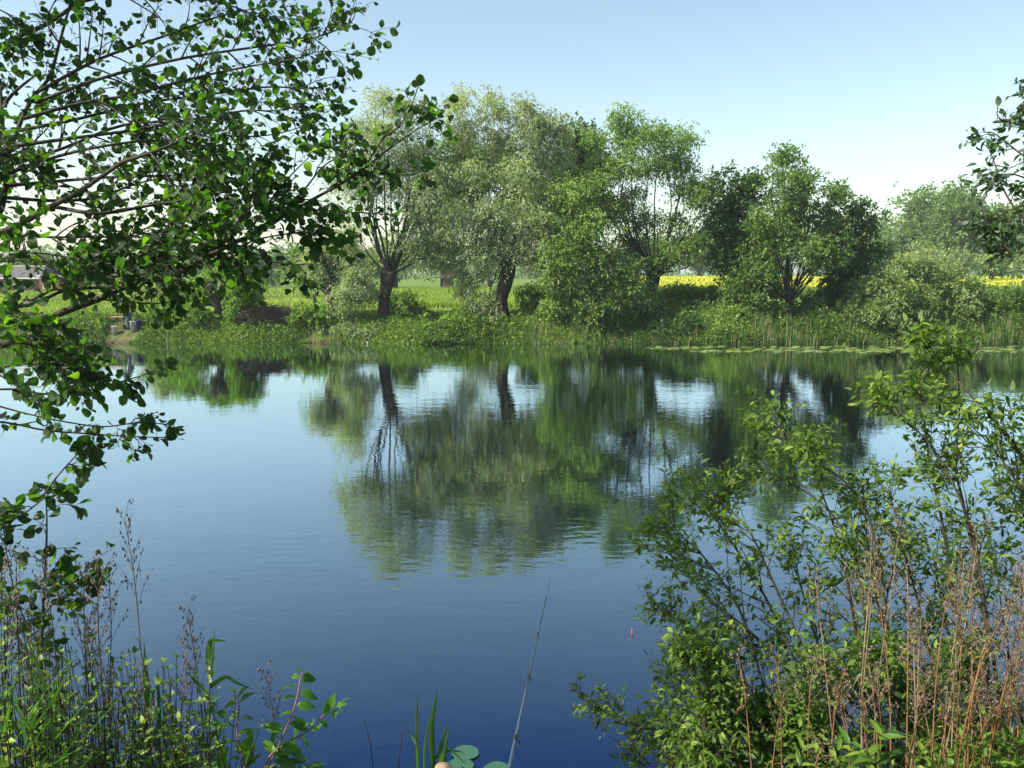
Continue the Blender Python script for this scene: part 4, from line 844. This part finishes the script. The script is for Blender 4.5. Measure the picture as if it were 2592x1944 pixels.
def alder():
    base = np.array([-3.35, 3.3, 0.]); base[2] = float(gz(base[0], base[1])) - .1
    root = thing('alder_tree', base, 'near alder tree whose dark leafy branches fill the upper left', 'tree')
    mt = MB(); ml = MB(); mk = MB()
    head = P(-560, 900, 4.0)
    trunk = MB(); lumpy_trunk(trunk, [base, (base + head) / 2 + [.05, 0, 0], head, P(-520, 300, 4.3), P(-450, -500, 4.5), P(-380, -1400, 4.7)], (.16, .13, .11, .09, .06, .02), 14, 30, .06)
    trunk.build('trunk', M['alderbark'], root)
    # limbs: thick wood
    limbs = [([(-560, 900), (-200, 700), (-20, 560), (12, 480), (18, 400), (8, 330), (0, 200)], 3.9, 4.3, .028, .008),
             ([(14, 420), (30, 365), (75, 260), (125, 195), (150, 110), (180, 0), (220, -160)], 4.2, 4.5, .016, .006),
             ([(-300, 420), (-60, 330), (0, 275), (38, 232), (90, 190)], 4.2, 4.4, .020, .006),
             ([(-560, 900), (-260, 760), (-60, 620), (0, 592), (60, 562), (130, 522), (200, 485), (310, 410)], 3.9, 3.7, .030, .010),
             ([(-530, 1000), (-200, 900), (60, 862), (110, 815), (160, 790), (250, 757), (330, 722), (420, 702), (500, 668)], 3.7, 3.8, .028, .011),
             ([(-500, 1000), (-200, 860), (0, 792), (50, 775), (110, 758), (180, 732), (330, 726), (380, 712)], 3.5, 3.8, .018, .005),
             ([(-480, 600), (-200, 300), (0, 120), (120, 60), (235, -20), (330, -90)], 4.6, 4.8, .022, .010)]
    for p, a, b, r0, r1 in limbs: tubes(mt, spl(Q(p, a, b, .05), 30), np.linspace(r0 * .72, r1 * .8, 30), 8)
    A = dict(tm=ALDER, size=.041)
    def B(p, a, b, r0=.009, **kw):
        o = dict(n1=12, l1=.34, n2=3, l2=.13, nl=4); o.update(A); o.update(kw); o['n1'] = max(4, int(o['n1'] * 1.0))
        
        return spray(mt, ml, Q(p, a, b), r0, .0022, **o)
    B([(100, 230), (250, 150), (420, 90), (560, 40), (700, 10)], 4.3, 4.6, n1=16, l1=.38)
    B([(180, 10), (330, -20), (480, -10), (600, 20), (660, 45)], 4.5, 4.7, n1=12)
    B([(90, 260), (250, 200), (450, 150), (640, 120), (780, 100), (880, 62), (902, 25)], 4.3, 4.6, n1=20, l1=.33)
    B([(60, 300), (200, 262), (330, 240), (480, 200), (620, 170), (740, 150), (800, 130)], 4.1, 4.3, n1=20, l1=.36)
    B([(50, 330), (200, 300), (360, 262), (520, 240), (680, 220), (780, 225), (850, 210)], 4.4, 4.6, n1=18, l1=.30)
    B([(30, 370), (180, 350), (330, 330), (500, 300), (620, 280), (700, 280), (775, 262)], 4.0, 4.3, n1=18, l1=.33)
    B([(18, 420), (160, 375), (300, 320), (420, 310), (540, 340), (680, 342), (805, 308)], 4.2, 4.5, n1=16, l1=.30)
    B([(18, 440), (130, 400), (260, 370), (400, 355), (520, 370), (600, 390)], 3.9, 4.1, n1=16, l1=.32)
    B([(20, 470), (150, 458), (300, 447), (420, 445), (520, 440), (620, 415), (688, 400)], 4.2, 4.4, n1=16, l1=.26)
    B([(12, 500), (140, 508), (250, 500), (330, 470), (430, 450), (540, 470)], 4.0, 4.1, n1=14, l1=.26)
    B([(130, 522), (250, 540), (380, 520), (500, 500), (600, 480), (680, 470)], 3.8, 3.9, n1=14, l1=.26)
    B([(310, 410), (400, 380), (480, 350), (560, 330)], 3.7, 3.8, n1=10, l1=.24)
    # the long branch reaching across the willows
    B([(500, 668), (580, 620), (650, 590), (730, 540), (800, 500), (880, 455), (930, 420), (1000, 365), (1060, 325), (1110, 298)], 3.8, 4.2, .011, n1=15, l1=.18, n2=3, nl=4, l2=.09, t0=.0)
    B([(920, 430), (970, 350), (1010, 320), (1040, 270), (1060, 215)], 4.05, 4.1, .005, n1=5, l1=.10, n2=2, l2=.07, nl=4, t0=.3)
    B([(900, 445), (980, 440), (1040, 442), (1072, 430)], 4.05, 4.1, .004, n1=5, l1=.08, n2=2, l2=.06, nl=3)
    B([(780, 530), (860, 535), (940, 540), (1010, 545)], 4.0, 4.05, .004, n1=7, l1=.10, n2=2, l2=.07, nl=3)
    B([(700, 560), (770, 480), (820, 420), (870, 390), (900, 360)], 3.9, 4.0, .005, n1=9, l1=.16, n2=3, l2=.09, nl=4)
    B([(620, 600), (690, 500), (740, 440), (780, 400)], 3.9, 4.0, .005, n1=8, l1=.18, n2=3, l2=.10, nl=4)
    B([(500, 668), (580, 600), (640, 520), (700, 470)], 3.8, 3.9, .006, n1=12, l1=.24, n2=3)
    B([(420, 700), (540, 660), (640, 610), (740, 590), (830, 580)], 3.9, 4.0, .006, n1=12, l1=.22, n2=3)
    B([(330, 722), (450, 660), (560, 630), (640, 650), (720, 668), (790, 668)], 3.8, 3.8, .005, n1=10, l1=.15, n2=2, nl=4)
    B([(200, 690), (330, 660), (460, 650), (600, 640), (680, 610)], 3.7, 3.9, .006, n1=16, l1=.26)
    B([(160, 700), (250, 640), (340, 590), (440, 560), (560, 560)], 3.9, 3.9, .006, n1=16, l1=.28)
    B([(0, 592), (120, 600), (240, 600), (360, 600), (470, 600)], 3.8, 3.8, .006, n1=14, l1=.26)
    B([(-100, 700), (0, 660), (80, 640), (160, 650)], 3.7, 3.6, .006, n1=12, l1=.24)
    B([(250, 757), (330, 765), (400, 768), (450, 760)], 3.8, 3.8, .004, n1=5, l1=.09, n2=2, l2=.06, nl=3)
    B([(80, 760), (160, 720), (230, 690), (300, 700), (400, 690)], 3.6, 3.8, .006, n1=12, l1=.22, n2=3)
    B([(-150, 860), (-20, 850), (60, 870), (130, 880), (200, 900)], 3.4, 3.5, .006, n1=12, l1=.17)
    B([(-150, 950), (0, 930), (80, 920), (160, 920), (210, 960)], 3.5, 3.5, .006, n1=12, l1=.20)
    B([(-200, 800), (-40, 780), (40, 820), (110, 850)], 3.6, 3.5, .006, n1=10, l1=.2)
    B([(-200, 1010), (0, 985), (90, 995), (170, 1000), (240, 985), (310, 965), (368, 948), (390, 935)], 3.6, 3.7, .005, n1=9, l1=.10, n2=2, l2=.06, nl=3)
    B([(-200, 1060), (0, 1068), (120, 1090), (260, 1100), (330, 1105), (420, 1108)], 3.7, 3.8, .005, n1=9, l1=.11, n2=2, l2=.06, nl=3)
    B([(-100, 1000), (40, 1040), (150, 1065), (260, 1080), (350, 1070), (440, 1075)], 3.6, 3.8, .004, n1=8, l1=.10, n2=2, l2=.06, nl=3)
    B([(-120, 480), (-20, 420), (60, 380), (140, 300), (160, 240)], 4.5, 4.5, .006, n1=12, l1=.3)
    B([(-200, 200), (-60, 130), (20, 120), (90, 150), (150, 170)], 4.5, 4.5, .006, n1=12, l1=.22)
    B([(-200, 60), (-60, 20), (10, 30), (60, 80)], 4.4, 4.4, .005, n1=7, l1=.16, n2=3)
    B([(150, 110), (120, 60), (130, 20), (160, -30)], 4.3, 4.4, .005, n1=7, l1=.14, n2=3)
    # branches of the same crown outside the frame: they shade the ones in view
    for k in range(16):
        x0 = rng.uniform(-560, -200); y0 = rng.uniform(-700, 700); L_ = rng.uniform(300, 600)
        B([(x0, y0), (x0 + L_ * .5, y0 - rng.uniform(60, 200)), (x0 + L_ * .8, y0 - rng.uniform(150, 320))], rng.uniform(3.6, 4.8), rng.uniform(3.6, 5.4), .008, n1=14, l1=.4, n2=3, nl=4)
    for k in range(5):
        x0 = rng.uniform(0, 500); y0 = rng.uniform(-500, -150)
        B([(x0 - 200, y0 + 60), (x0, y0), (x0 + 250, y0 - 60)], rng.uniform(4, 5), rng.uniform(4.2, 5.4), .008, n1=14, l1=.4, n2=3, nl=4)
    mt.build('branches', M['alderbark'], root); ml.build('crown', M['alder'], root)
    for px, py, Y in [(77, 690, 3.7), (300, 680, 3.8), (285, 677, 3.8), (5, 215, 4.2), (25, 212, 4.2), (217, 118, 4.3), (410, 275, 4.1)]:
        q = P(px, py, Y); c = MB(); t = np.linspace(0, 1, 7); r = .0075 * np.sin(np.pi * (t * .9 + .05)) * (1 + .12 * np.sin(t * 40))
        tubes(c, np.stack([q[0] + 0 * t, q[1] + 0 * t, q[2] - .024 * t], 1), r + .0008, 8); tubes(c, [(q[0], q[1], q[2] + .03), q], [.001, .001], 4); c.build('cone', M['bark'], root)
alder()

def alder_sapling():
    b = P(105, 2300, 3.7); b[2] = float(gz(b[0], 3.7)); root = thing('alder_sapling', b, 'young alder shoot rising on a dark stem at the lower left', 'sapling'); mt = MB(); ml = MB()
    for p, r, n1, l1 in [([(105, 2300), (100, 1800), (108, 1560), (117, 1400), (118, 1290), (112, 1245)], .010, 12, .14), ([(112, 1250), (150, 1200), (195, 1150), (235, 1105)], .004, 6, .09), ([(112, 1260), (60, 1300), (0, 1325)], .004, 6, .1), ([(108, 1560), (160, 1500), (220, 1440), (265, 1400)], .004, 7, .10), ([(105, 1700), (60, 1600), (20, 1500)], .004, 7, .13), ([(100, 1640), (50, 1540), (20, 1420), (5, 1300)], .004, 8, .12)]:
        spray(mt, ml, Q(p, 3.7, 3.8, .04), r, .0016, ALDER, .055, n1=n1, l1=l1, n2=2, l2=.07, nl=3, t0=.35 if r > .005 else .1)
    mt.build('stem', M['alderbark'], root); ml.build('foliage', M['alder'], root)
alder_sapling()

def sallow():
    b = P(2330, 2500, 4.2); b[2] = float(gz(b[0], 4.2)); root = thing('willow_shrub', b, 'large near willow shrub with long leaning stems filling the lower right', 'shrub'); mt = MB(); ml = MB()
    # (path, depth at root, depth at tip, side branches)
    S = [([(2200, 2350), (2060, 1900), (1950, 1780), (1880, 1560), (1790, 1420), (1720, 1350), (1672, 1290)], 4.2, 4.7, 22, .34),
         ([(2200, 2350), (2080, 1850), (2000, 1640), (1920, 1480), (1850, 1370), (1800, 1300), (1760, 1265)], 4.3, 4.9, 20, .32),
         ([(2250, 2350), (2150, 1900), (2060, 1700), (1960, 1480), (1900, 1350), (1850, 1290), (1825, 1250)], 4.2, 4.6, 20, .30),
         ([(2300, 2350), (2220, 1800), (2174, 1449), (2137, 1349), (2074, 1268), (1956, 1200), (1880, 1180)], 4.2, 4.7, 16, .20),
         ([(2320, 2350), (2260, 1700), (2205, 1330), (2149, 1231), (2062, 1162), (1975, 1094), (1937, 1056)], 4.1, 4.6, 24, .26),
         ([(2300, 2350), (2200, 1800), (2150, 1500), (2110, 1330), (2070, 1220), (2050, 1130)], 4.4, 4.8, 20, .26),
         ([(2400, 2350), (2300, 1800), (2230, 1560), (2200, 1400), (2190, 1290), (2185, 1240)], 4.5, 4.9, 20, .30),
         ([(2450, 2350), (2380, 1800), (2330, 1550), (2290, 1400), (2265, 1300), (2250, 1240)], 4.4, 4.7, 20, .30),
         ([(2500, 2350), (2500, 1700), (2473, 1399), (2424, 1249), (2349, 1118), (2274, 1056), (2237, 1020)], 4.1, 4.5, 26, .27),
         ([(2600, 2350), (2520, 1700), (2450, 1330), (2420, 1180), (2428, 1040), (2425, 930), (2420, 900)], 4.2, 4.6, 18, .13),
         ([(2500, 2350), (2440, 1700), (2390, 1350), (2350, 1150), (2336, 1000), (2335, 935)], 4.3, 4.6, 17, .13),
         ([(2700, 2350), (2680, 1500), (2592, 1175), (2536, 1087), (2486, 1031), (2430, 970), (2370, 900), (2335, 860)], 4.1, 4.5, 18, .15),
         ([(2750, 2350), (2700, 1600), (2640, 1350), (2560, 1200), (2500, 1120), (2460, 1080)], 4.0, 4.3, 22, .32),
         ([(2750, 2350), (2680, 1700), (2620, 1450), (2590, 1300), (2570, 1150), (2560, 1040)], 4.4, 4.7, 22, .28),
         ([(2100, 2350), (1960, 2000), (1820, 1900), (1700, 1860), (1600, 1830), (1530, 1792), (1468, 1782)], 4.2, 4.9, 26, .20),
         ([(2100, 2350), (1950, 1950), (1850, 1800), (1760, 1740), (1700, 1690)], 4.3, 4.9, 18, .28),
         ([(2150, 2350), (2000, 1900), (1880, 1720), (1800, 1640), (1720, 1570), (1680, 1540)], 4.3, 5.0, 22, .28),
         ([(2250, 2350), (2120, 1900), (2010, 1720), (1900, 1600), (1800, 1520), (1730, 1440), (1690, 1400)], 4.5, 5.1, 22, .30),
         ([(2300, 2350), (2200, 1950), (2120, 1750), (2060, 1600), (2020, 1450), (2000, 1340)], 4.6, 5.0, 20, .32),
         ([(2400, 2350), (2320, 1900), (2260, 1700), (2240, 1560), (2260, 1450), (2290, 1360)], 4.6, 5.0, 18, .32),
         ([(2550, 2350), (2480, 1900), (2430, 1700), (2390, 1560), (2370, 1430), (2380, 1330)], 4.5, 4.8, 20, .34),
         ([(2650, 2350), (2600, 1900), (2560, 1700), (2530, 1500), (2520, 1380)], 4.5, 4.8, 20, .34),
         ([(2050, 2350), (1900, 2050), (1780, 1960), (1680, 1930), (1620, 1935)], 4.1, 4.5, 20, .24),
         ([(2050, 2350), (1920, 2000), (1830, 1900), (1760, 1850), (1680, 1800)], 4.0, 4.4, 20, .26)]
    for k in range(24):
        x0 = rng.uniform(1740, 2500); y0 = rng.uniform(1650, 1900); S.append(([(x0 + 330, 2350), (x0 + 190, 2080), (x0 + 80, y0 + 130), (x0 + 20, y0 + 40), (x0, y0)], 4.0, rng.uniform(4.0, 4.6), 20, .24))
    for p, a, bb, n1, l1 in S:
        spray(mt, ml, Q(p, a, bb, .06), .011, .0018, SALLOW, .044, n1=int(n1 * 1.15), l1=l1 * 1.05, n2=4, l2=.11, nl=5, t0=.20, flat=.2, droop=-.1, leafn=.6, fwd=1.2)
    mt.build('stems', M['greentwig'], root); ml.build('foliage', M['sallow'], root)
sallow()
def right_tree():
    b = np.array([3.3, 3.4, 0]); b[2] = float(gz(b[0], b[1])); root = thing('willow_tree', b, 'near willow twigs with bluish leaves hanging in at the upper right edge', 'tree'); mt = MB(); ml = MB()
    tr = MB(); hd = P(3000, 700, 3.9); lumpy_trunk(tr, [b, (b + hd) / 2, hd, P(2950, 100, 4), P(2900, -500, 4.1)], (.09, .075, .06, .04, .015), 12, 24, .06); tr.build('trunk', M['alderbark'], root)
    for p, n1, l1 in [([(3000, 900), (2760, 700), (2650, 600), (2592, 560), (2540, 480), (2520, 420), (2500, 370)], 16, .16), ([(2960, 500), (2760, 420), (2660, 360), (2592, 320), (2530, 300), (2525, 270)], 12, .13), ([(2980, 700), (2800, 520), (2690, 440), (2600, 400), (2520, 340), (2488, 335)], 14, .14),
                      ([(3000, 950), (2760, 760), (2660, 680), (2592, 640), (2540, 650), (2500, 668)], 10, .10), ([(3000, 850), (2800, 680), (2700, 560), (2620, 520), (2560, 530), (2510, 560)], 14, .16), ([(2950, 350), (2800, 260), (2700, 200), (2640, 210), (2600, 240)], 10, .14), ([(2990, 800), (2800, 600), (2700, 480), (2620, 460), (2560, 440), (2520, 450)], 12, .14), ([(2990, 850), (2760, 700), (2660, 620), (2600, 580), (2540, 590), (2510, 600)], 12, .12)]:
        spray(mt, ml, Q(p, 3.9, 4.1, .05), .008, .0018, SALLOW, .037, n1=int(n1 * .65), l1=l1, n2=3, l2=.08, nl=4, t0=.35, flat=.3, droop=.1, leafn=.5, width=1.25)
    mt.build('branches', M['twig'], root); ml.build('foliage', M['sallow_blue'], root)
right_tree()

def cherry():
    b = P(650, 2300, 3.9); b[2] = float(gz(b[0], 3.9)); root = thing('cherry_sapling', b, 'bright green broad leaved sapling with reddish shoots at the bottom left of the open water', 'sapling'); mt = MB(); ml = MB()
    for p, nl in [([(690, 2200), (660, 2000), (700, 1900), (745, 1790), (760, 1720), (765, 1700)], 15), ([(660, 2200), (670, 1950), (720, 1885), (780, 1850), (830, 1800), (858, 1785)], 16), ([(640, 2200), (620, 1950), (600, 1860), (605, 1790), (600, 1760)], 10), ([(640, 2200), (560, 1950), (530, 1850), (550, 1790)], 12), ([(680, 2200), (700, 1990), (720, 1930), (690, 1880)], 16), ([(640, 2200), (640, 2000), (610, 1930), (640, 1880)], 14), ([(660, 2200), (740, 2010), (780, 1950), (760, 1910)], 12), ([(600, 2200), (500, 2000), (440, 1900), (430, 1840)], 12)]:
        c = spl(Q(p, 3.8, 4.0, .03), 24); tubes(mt, c, np.linspace(.006, .002, 24), 6); T = nrm(np.gradient(c, axis=0))
        i = np.linspace(8, 23, nl).astype(int); sg = np.where(np.arange(nl) % 2, 1., -1.)[:, None]; s = nrm(np.cross(T[i], [0, .9, .3])) * sg
        d = nrm(T[i] * .5 + s * .9 + rng.normal(size=(nl, 3)) * .3 - UP * .25); leaves(ml, CHERRY, c[i] + d * .008, d, nrm(UP * .8 + np.array([0, -.5, 0]) + rng.normal(size=(nl, 3)) * .5), .108 * rng.uniform(.6, 1.1, nl) * np.linspace(1.05, .6, nl), None)
    mt.build('stem', M['redtwig'], root); ml.build('foliage', M['cherry'], root)
cherry()

# near herbs at the lower left and lower right
def herb_thing(name, label, px, py_top, Y, mat, tm, size, nst, lean=0, group=None, stemmat='greentwig', pairs=9, cat='plant', hgt=None, wide=.12, width=None, t0=.15):
    top = P(px, py_top, Y); g = float(gz(top[0], Y)); root = thing(name, (top[0], Y, g), label, cat, group); mt = MB(); ml = MB()
    for s in range(nst):
        x0 = top[0] + rng.normal(0, wide * .5); y0 = Y + rng.normal(0, wide * .5); zt = top[2] - (0 if s == 0 else rng.uniform(0, .35) * (top[2] - g) * .6)
        c = spl([(x0, y0, g), (x0 + rng.normal(0, .03), y0, g + (zt - g) * .5), (top[0] + rng.normal(0, wide) * (s > 0) + lean, y0, zt)], 14)
        tubes(mt, c, np.linspace(.004, .0015, 14), 5); n = pairs * 2; t = np.repeat(np.linspace(t0, 1, pairs), 2); i = np.clip((t * 13).astype(int), 0, 13); a = np.where(np.arange(n) % 2, 0, math.pi) + np.repeat(np.arange(pairs), 2) * 1.4 + rng.normal(0, .3, n)
        d = nrm(np.stack([np.cos(a), np.sin(a), np.full(n, .25) - .6 * (1 - t) + .9 * t ** 4], 1)); s_ = size * rng.uniform(.7, 1.15, n) * (1.1 - .5 * t)
        leaves(ml, tm, c[i], d, nrm(UP + rng.normal(size=(n, 3)) * .35), s_, s_ * (width or 1))
    mt.build('stem', M[stemmat], root); ml.build('foliage', M[mat], root)
for k in range(150):
    px = -60 + 600 * rng.random() ** 1.15; f = max(0, (px - 100) / 420); top = rng.uniform(1540, 1880) + 130 * f
    herb_thing('nettle_plant', 'leafy green nettle in the thicket at the lower left corner', px, top, rng.uniform(3.5, 4.5), 'herb', NETTLE, .060, 3, group='nettles in the lower left thicket', pairs=14, stemmat='darkstalk')
for k, (px, top) in enumerate([(20, 1760), (90, 1800), (160, 1850), (60, 1850), (10, 1880)]):
    herb_thing('broad_grass', 'broad bladed dark green grass tuft at the lower left corner', px, top, 3.2 + .1 * k, 'reed', BLADE, .42, 4, group='grass tufts at the lower left corner', pairs=3, width=.06)
LB = ['bright goldenrod shoot left of the dark bladed one', 'dark bladed goldenrod shoot at the bottom right', 'narrow goldenrod shoot at the foot of the orange stalks', 'tall bright goldenrod shoot near the right corner', 'goldenrod shoot right of the tall bright one', 'arching goldenrod shoot at the right corner', 'low goldenrod shoot below the willow shrub', 'small goldenrod shoot by the grey stalks', 'yellow green goldenrod shoot at the bottom, mid right']
for k, (px, top, m_) in enumerate([(2195, 1855, 'herb'), (2240, 1850, 'reed'), (2330, 1900, 'herb'), (2510, 1830, 'herb'), (2560, 1870, 'herb'), (2590, 1850, 'herb'), (2130, 1900, 'herb'), (2390, 1910, 'herb'), (2460, 1900, 'herb')]):
    herb_thing('goldenrod_shoot', LB[k], px, top, 3.2 + .05 * k, m_, LANCE, .13, 4, pairs=9, width=1.5, wide=.07)

for k in range(16):
    herb_thing('goldenrod_shoot', 'short bright goldenrod shoot in the carpet at the foot of the dry stalks', rng.uniform(2020, 2620), rng.uniform(1865, 1930), rng.uniform(3.3, 3.9), 'herb', LANCE, .11, 3, group='goldenrod carpet at the lower right', pairs=9, width=1.3, wide=.06)
def stalk_proto(h, kind, rngk):
    """one dry stalk, base at origin; returns [(name, mesh)]"""
    mb = MB(); c = spl([(0, 0, 0), (rngk[0] * h * .25, rngk[1] * h * .25, h * .35), (rngk[1] * h * .35, rngk[0] * h * .3, h * .62), (rngk[2] * h * .7, rngk[3] * h * .7, h * .86), (rngk[2] * h * 1.3, rngk[3] * h * 1.3, h)], 12); tubes(mb, c, np.linspace(.0042, .0016, 12), 5)
    for i in range(3):
        t = rng.uniform(.3, .8); st = c[int(t * 11)]; a = rng.uniform(0, 6.3); d = np.array([math.cos(a), math.sin(a), .2 - 1. * rng.random()]); tubes(mb, spl([st, st + d * .03, st + d * .05 - [0, 0, .02]], 4), [.0025, .002, .0012, .0005], 3)
    out = [('stem', mb.mesh('stem', M[kind]))]
    s = MB(); n = 11; top = c[-1]; pp = []
    for i in range(n):
        t = i / n; st = c[-1] + (c[-4] - c[-1]) * t * 1.2; a = i * 2.4; L_ = .05 + .05 * t
        e = st + np.array([math.cos(a) * L_ * .8, math.sin(a) * L_ * .8, L_ * .8]); tubes(s, spl([st, (st + e) / 2 + [0, 0, .006], e], 4), [.0012, .001, .0008, .0005], 3)
        m = 8; tt = rng.uniform(.25, 1, m)[:, None]; q = st + (e - st) * tt + rng.normal(0, .005, (m, 3)); leaves(s, RHOMB, q, rv(m), rv(m), .011, .008)
    out.append(('seed_head', s.mesh('seed_head', M['seed'])))
    return out
def place_stalk(parts, loc, rz, tilt, sc_, label, group):
    r = bpy.data.objects.new('dry_stalk', None); sc.collection.objects.link(r); r.empty_display_size = .05
    r.location = loc; r.rotation_euler = (tilt[0], tilt[1], rz); r.scale = (1, 1, sc_); tag(r, label, 'dry stalk', group)
    for nm, me in parts:
        o = bpy.data.objects.new(nm, me); sc.collection.objects.link(o); o.parent = r
protos = {k: [stalk_proto(1.0, k, rng.normal(0, .06, 4)) for _ in range(5)] for k in ('dryorange', 'drytan', 'darkstalk')}
def stalks(n, x0, x1, tops, Y0, Y1, kind, label, group, bias=1.):
    for i in range(n):
        px = x0 + (x1 - x0) * rng.random() ** bias; Y = rng.uniform(Y0, Y1); top = P(px, rng.uniform(*tops), Y); g = float(gz(top[0], Y)) - .03; h = top[2] - g
        tl = rng.normal(0, .055, 2); place_stalk(protos[kind][i % 5], (top[0], Y, g), rng.uniform(0, 6.3), tl, h, label, group)
stalks(32, 2210, 2620, (1400, 1760), 3.2, 3.9, 'dryorange', 'dry orange brown stalk in the dense stand at the lower right corner', 'orange dry stalks at the lower right', .8)
stalks(18, 2150, 2620, (1320, 1600), 3.4, 4.1, 'drytan', 'tall tan dry stalk with fluffy seed head among the orange ones, lower right', 'tan dry stalks at the lower right', .7)
stalks(9, 1900, 2200, (1620, 1880), 3.4, 4.0, 'dryorange', 'reddish dry stalk in front of the willow shrub, left of the dense stand', 'reddish dry stalks before the willow shrub')
stalks(17, -40, 240, (1400, 1700), 3.5, 4.4, 'darkstalk', 'thin dry stalk coloured dark for alder shade in the lower left thicket', 'dark dry stalks at the lower left', 1.1)
stalks(5, -40, 330, (1400, 1700), 3.6, 4.3, 'drytan', 'pale dry stalk with feathery head in the shaded thicket at the lower left', 'pale dry stalks at the lower left')
stalks(4, 330, 560, (1640, 1800), 3.6, 4.2, 'drytan', 'thin dry stalk between the nettles and the cherry sapling', 'thin dry stalks left of the cherry sapling')
for (px, py, lab, kd) in [(515, 1565, 'single tall dry stalk rising over the reed blade left of the open water', 'drytan'), (716, 1722, 'dry stalk with drooping head beside the cherry shoots', 'drytan'), (355, 1320, 'branching dry stalk with pale tufts against the open water', 'drytan')]:
    t = P(px, py, 3.9); g = float(gz(t[0], 3.9)); place_stalk(protos[kd][1], (t[0], 3.9, g), 1.0, (0, 0), t[2] - g, lab, None)
def stick(px0, py0, px1, py1, Y, lab):
    a = P(px0, py0, Y); b = P(px1, py1, Y); d = (b - a); g = a - d * 1.6; root = thing('bare_twig', g, lab, 'twig'); mb = MB(); tubes(mb, spl([g, a, (a + b) / 2 + [.006, 0, 0], b], 12), np.linspace(.004, .0015, 12), 5)
    mb2 = MB(); mb.build('stem', M['darkstalk'], root); tubes(mb2, [a + d * .5, a + d * .5 + [.012, 0, .012]], [.0018, .0008], 4); mb2.build('bud', M['darkstalk'], root)
stick(945, 1944, 923, 1822, 4.4, 'bare dark twig standing in the water left of the other one'); stick(1008, 1944, 1018, 1820, 4.5, 'bare dark twig nearer the reed tuft')

def reed(name, label, blades, Y, group=None, stem=None):
    """blades: photo paths with width"""
    b = blades[0][0][0]; g = P(b[0], b[1], Y); g[2] = max(-.3, float(gz(g[0], Y))); root = thing(name, g, label, 'reed', group)
    for p, wd in blades:
        mb = MB(); pts = np.array([P(x, y, Y + rng.uniform(-.03, .03) + .02 * i) for i, (x, y) in enumerate(p)]); c = spl(pts, 14); T = nrm(np.gradient(c, axis=0)); s = nrm(np.cross(T, [0, 1, .25])); w_ = wd * np.sin(np.linspace(.35, 1, 14) * math.pi) ** .8 * .5 + .0006
        nn = np.cross(s, T); V = np.stack([c - s * w_[:, None] + nn * w_[:, None] * .35, c, c + s * w_[:, None] + nn * w_[:, None] * .35], 1).reshape(-1, 3)
        f = [(i * 3 + j, i * 3 + j + 1, i * 3 + j + 4, i * 3 + j + 3) for i in range(13) for j in (0, 1)]; mb.add(V, f, rng.uniform(.2, .8)); mb.build('blade', M['reed'], root)
    if stem:
        mb = MB(); tubes(mb, spl([P(x, y, Y) for x, y in stem], 12), np.linspace(.004, .0015, 12), 6); mb.build('stem', M['greentwig'], root)
reed('reed_plant', 'tall reed with a bent top blade standing alone over the left water', [([(528, 1730), (527, 1680), (530, 1630), (545, 1622), (575, 1624)], .028), ([(532, 1735), (538, 1660), (543, 1590)], .012), ([(532, 1740), (570, 1715), (600, 1730), (640, 1745)], .02), ([(530, 1760), (500, 1730), (470, 1700)], .018)], 3.8, stem=[(528, 2100), (530, 1900), (532, 1740), (540, 1640)])
reed('reed_plant', 'broad upright reed blade left of the bent reed', [([(368, 1900), (372, 1800), (368, 1700), (364, 1625)], .03), ([(400, 1900), (402, 1800), (398, 1690)], .02), ([(372, 1830), (385, 1760), (410, 1720)], .015)], 3.8, stem=[(372, 2100), (372, 1900), (370, 1780)])
reed('reed_plant', 'tuft of green reeds at the bottom centre beside the lily pad', [([(1098, 1990), (1092, 1850), (1098, 1800), (1108, 1745)], .035), ([(1110, 1990), (1115, 1900), (1135, 1825)], .03), ([(1060, 1990), (1055, 1850), (1057, 1760)], .02), ([(1075, 1990), (1075, 1900), (1088, 1800)], .016), ([(1105, 1990), (1130, 1900), (1180, 1935)], .025), ([(1115, 1990), (1120, 1920), (1155, 1885)], .02), ([(1090, 1990), (1100, 1920), (1135, 1920)], .028), ([(1120, 1990), (1128, 1890), (1140, 1840)], .022), ([(1055, 1890), (1040, 1860), (1025, 1840)], .012)], 5.6, stem=[(1048, 2020), (1052, 1900), (1056, 1780)])
reed('reed_plant', 'single reed blade at the foot of the willow shrub', [([(1612, 1990), (1608, 1940), (1600, 1895)], .03), ([(1600, 1990), (1602, 1950), (1598, 1920)], .015)], 5.4)

# ------------------------------------------------------------------ air
def haze():
    mb = MB(); box(mb, (0, 1970, 14.0), (6300, 4300, 34.0)); 
    m, t, N, L = newmat('haze_air'); v = N.new('ShaderNodeVolumePrincipled'); v.inputs['Color'].default_value = (.86, .93, 1, 1); v.inputs['Density'].default_value = .00042; v.inputs['Anisotropy'].default_value = .2
    o = N.new('ShaderNodeOutputMaterial'); L.new(v.outputs[0], o.inputs['Volume'])
    tag(mb.build('haze', m, None, False), 'thin pale haze over the whole place', 'haze', kind='stuff')
haze()
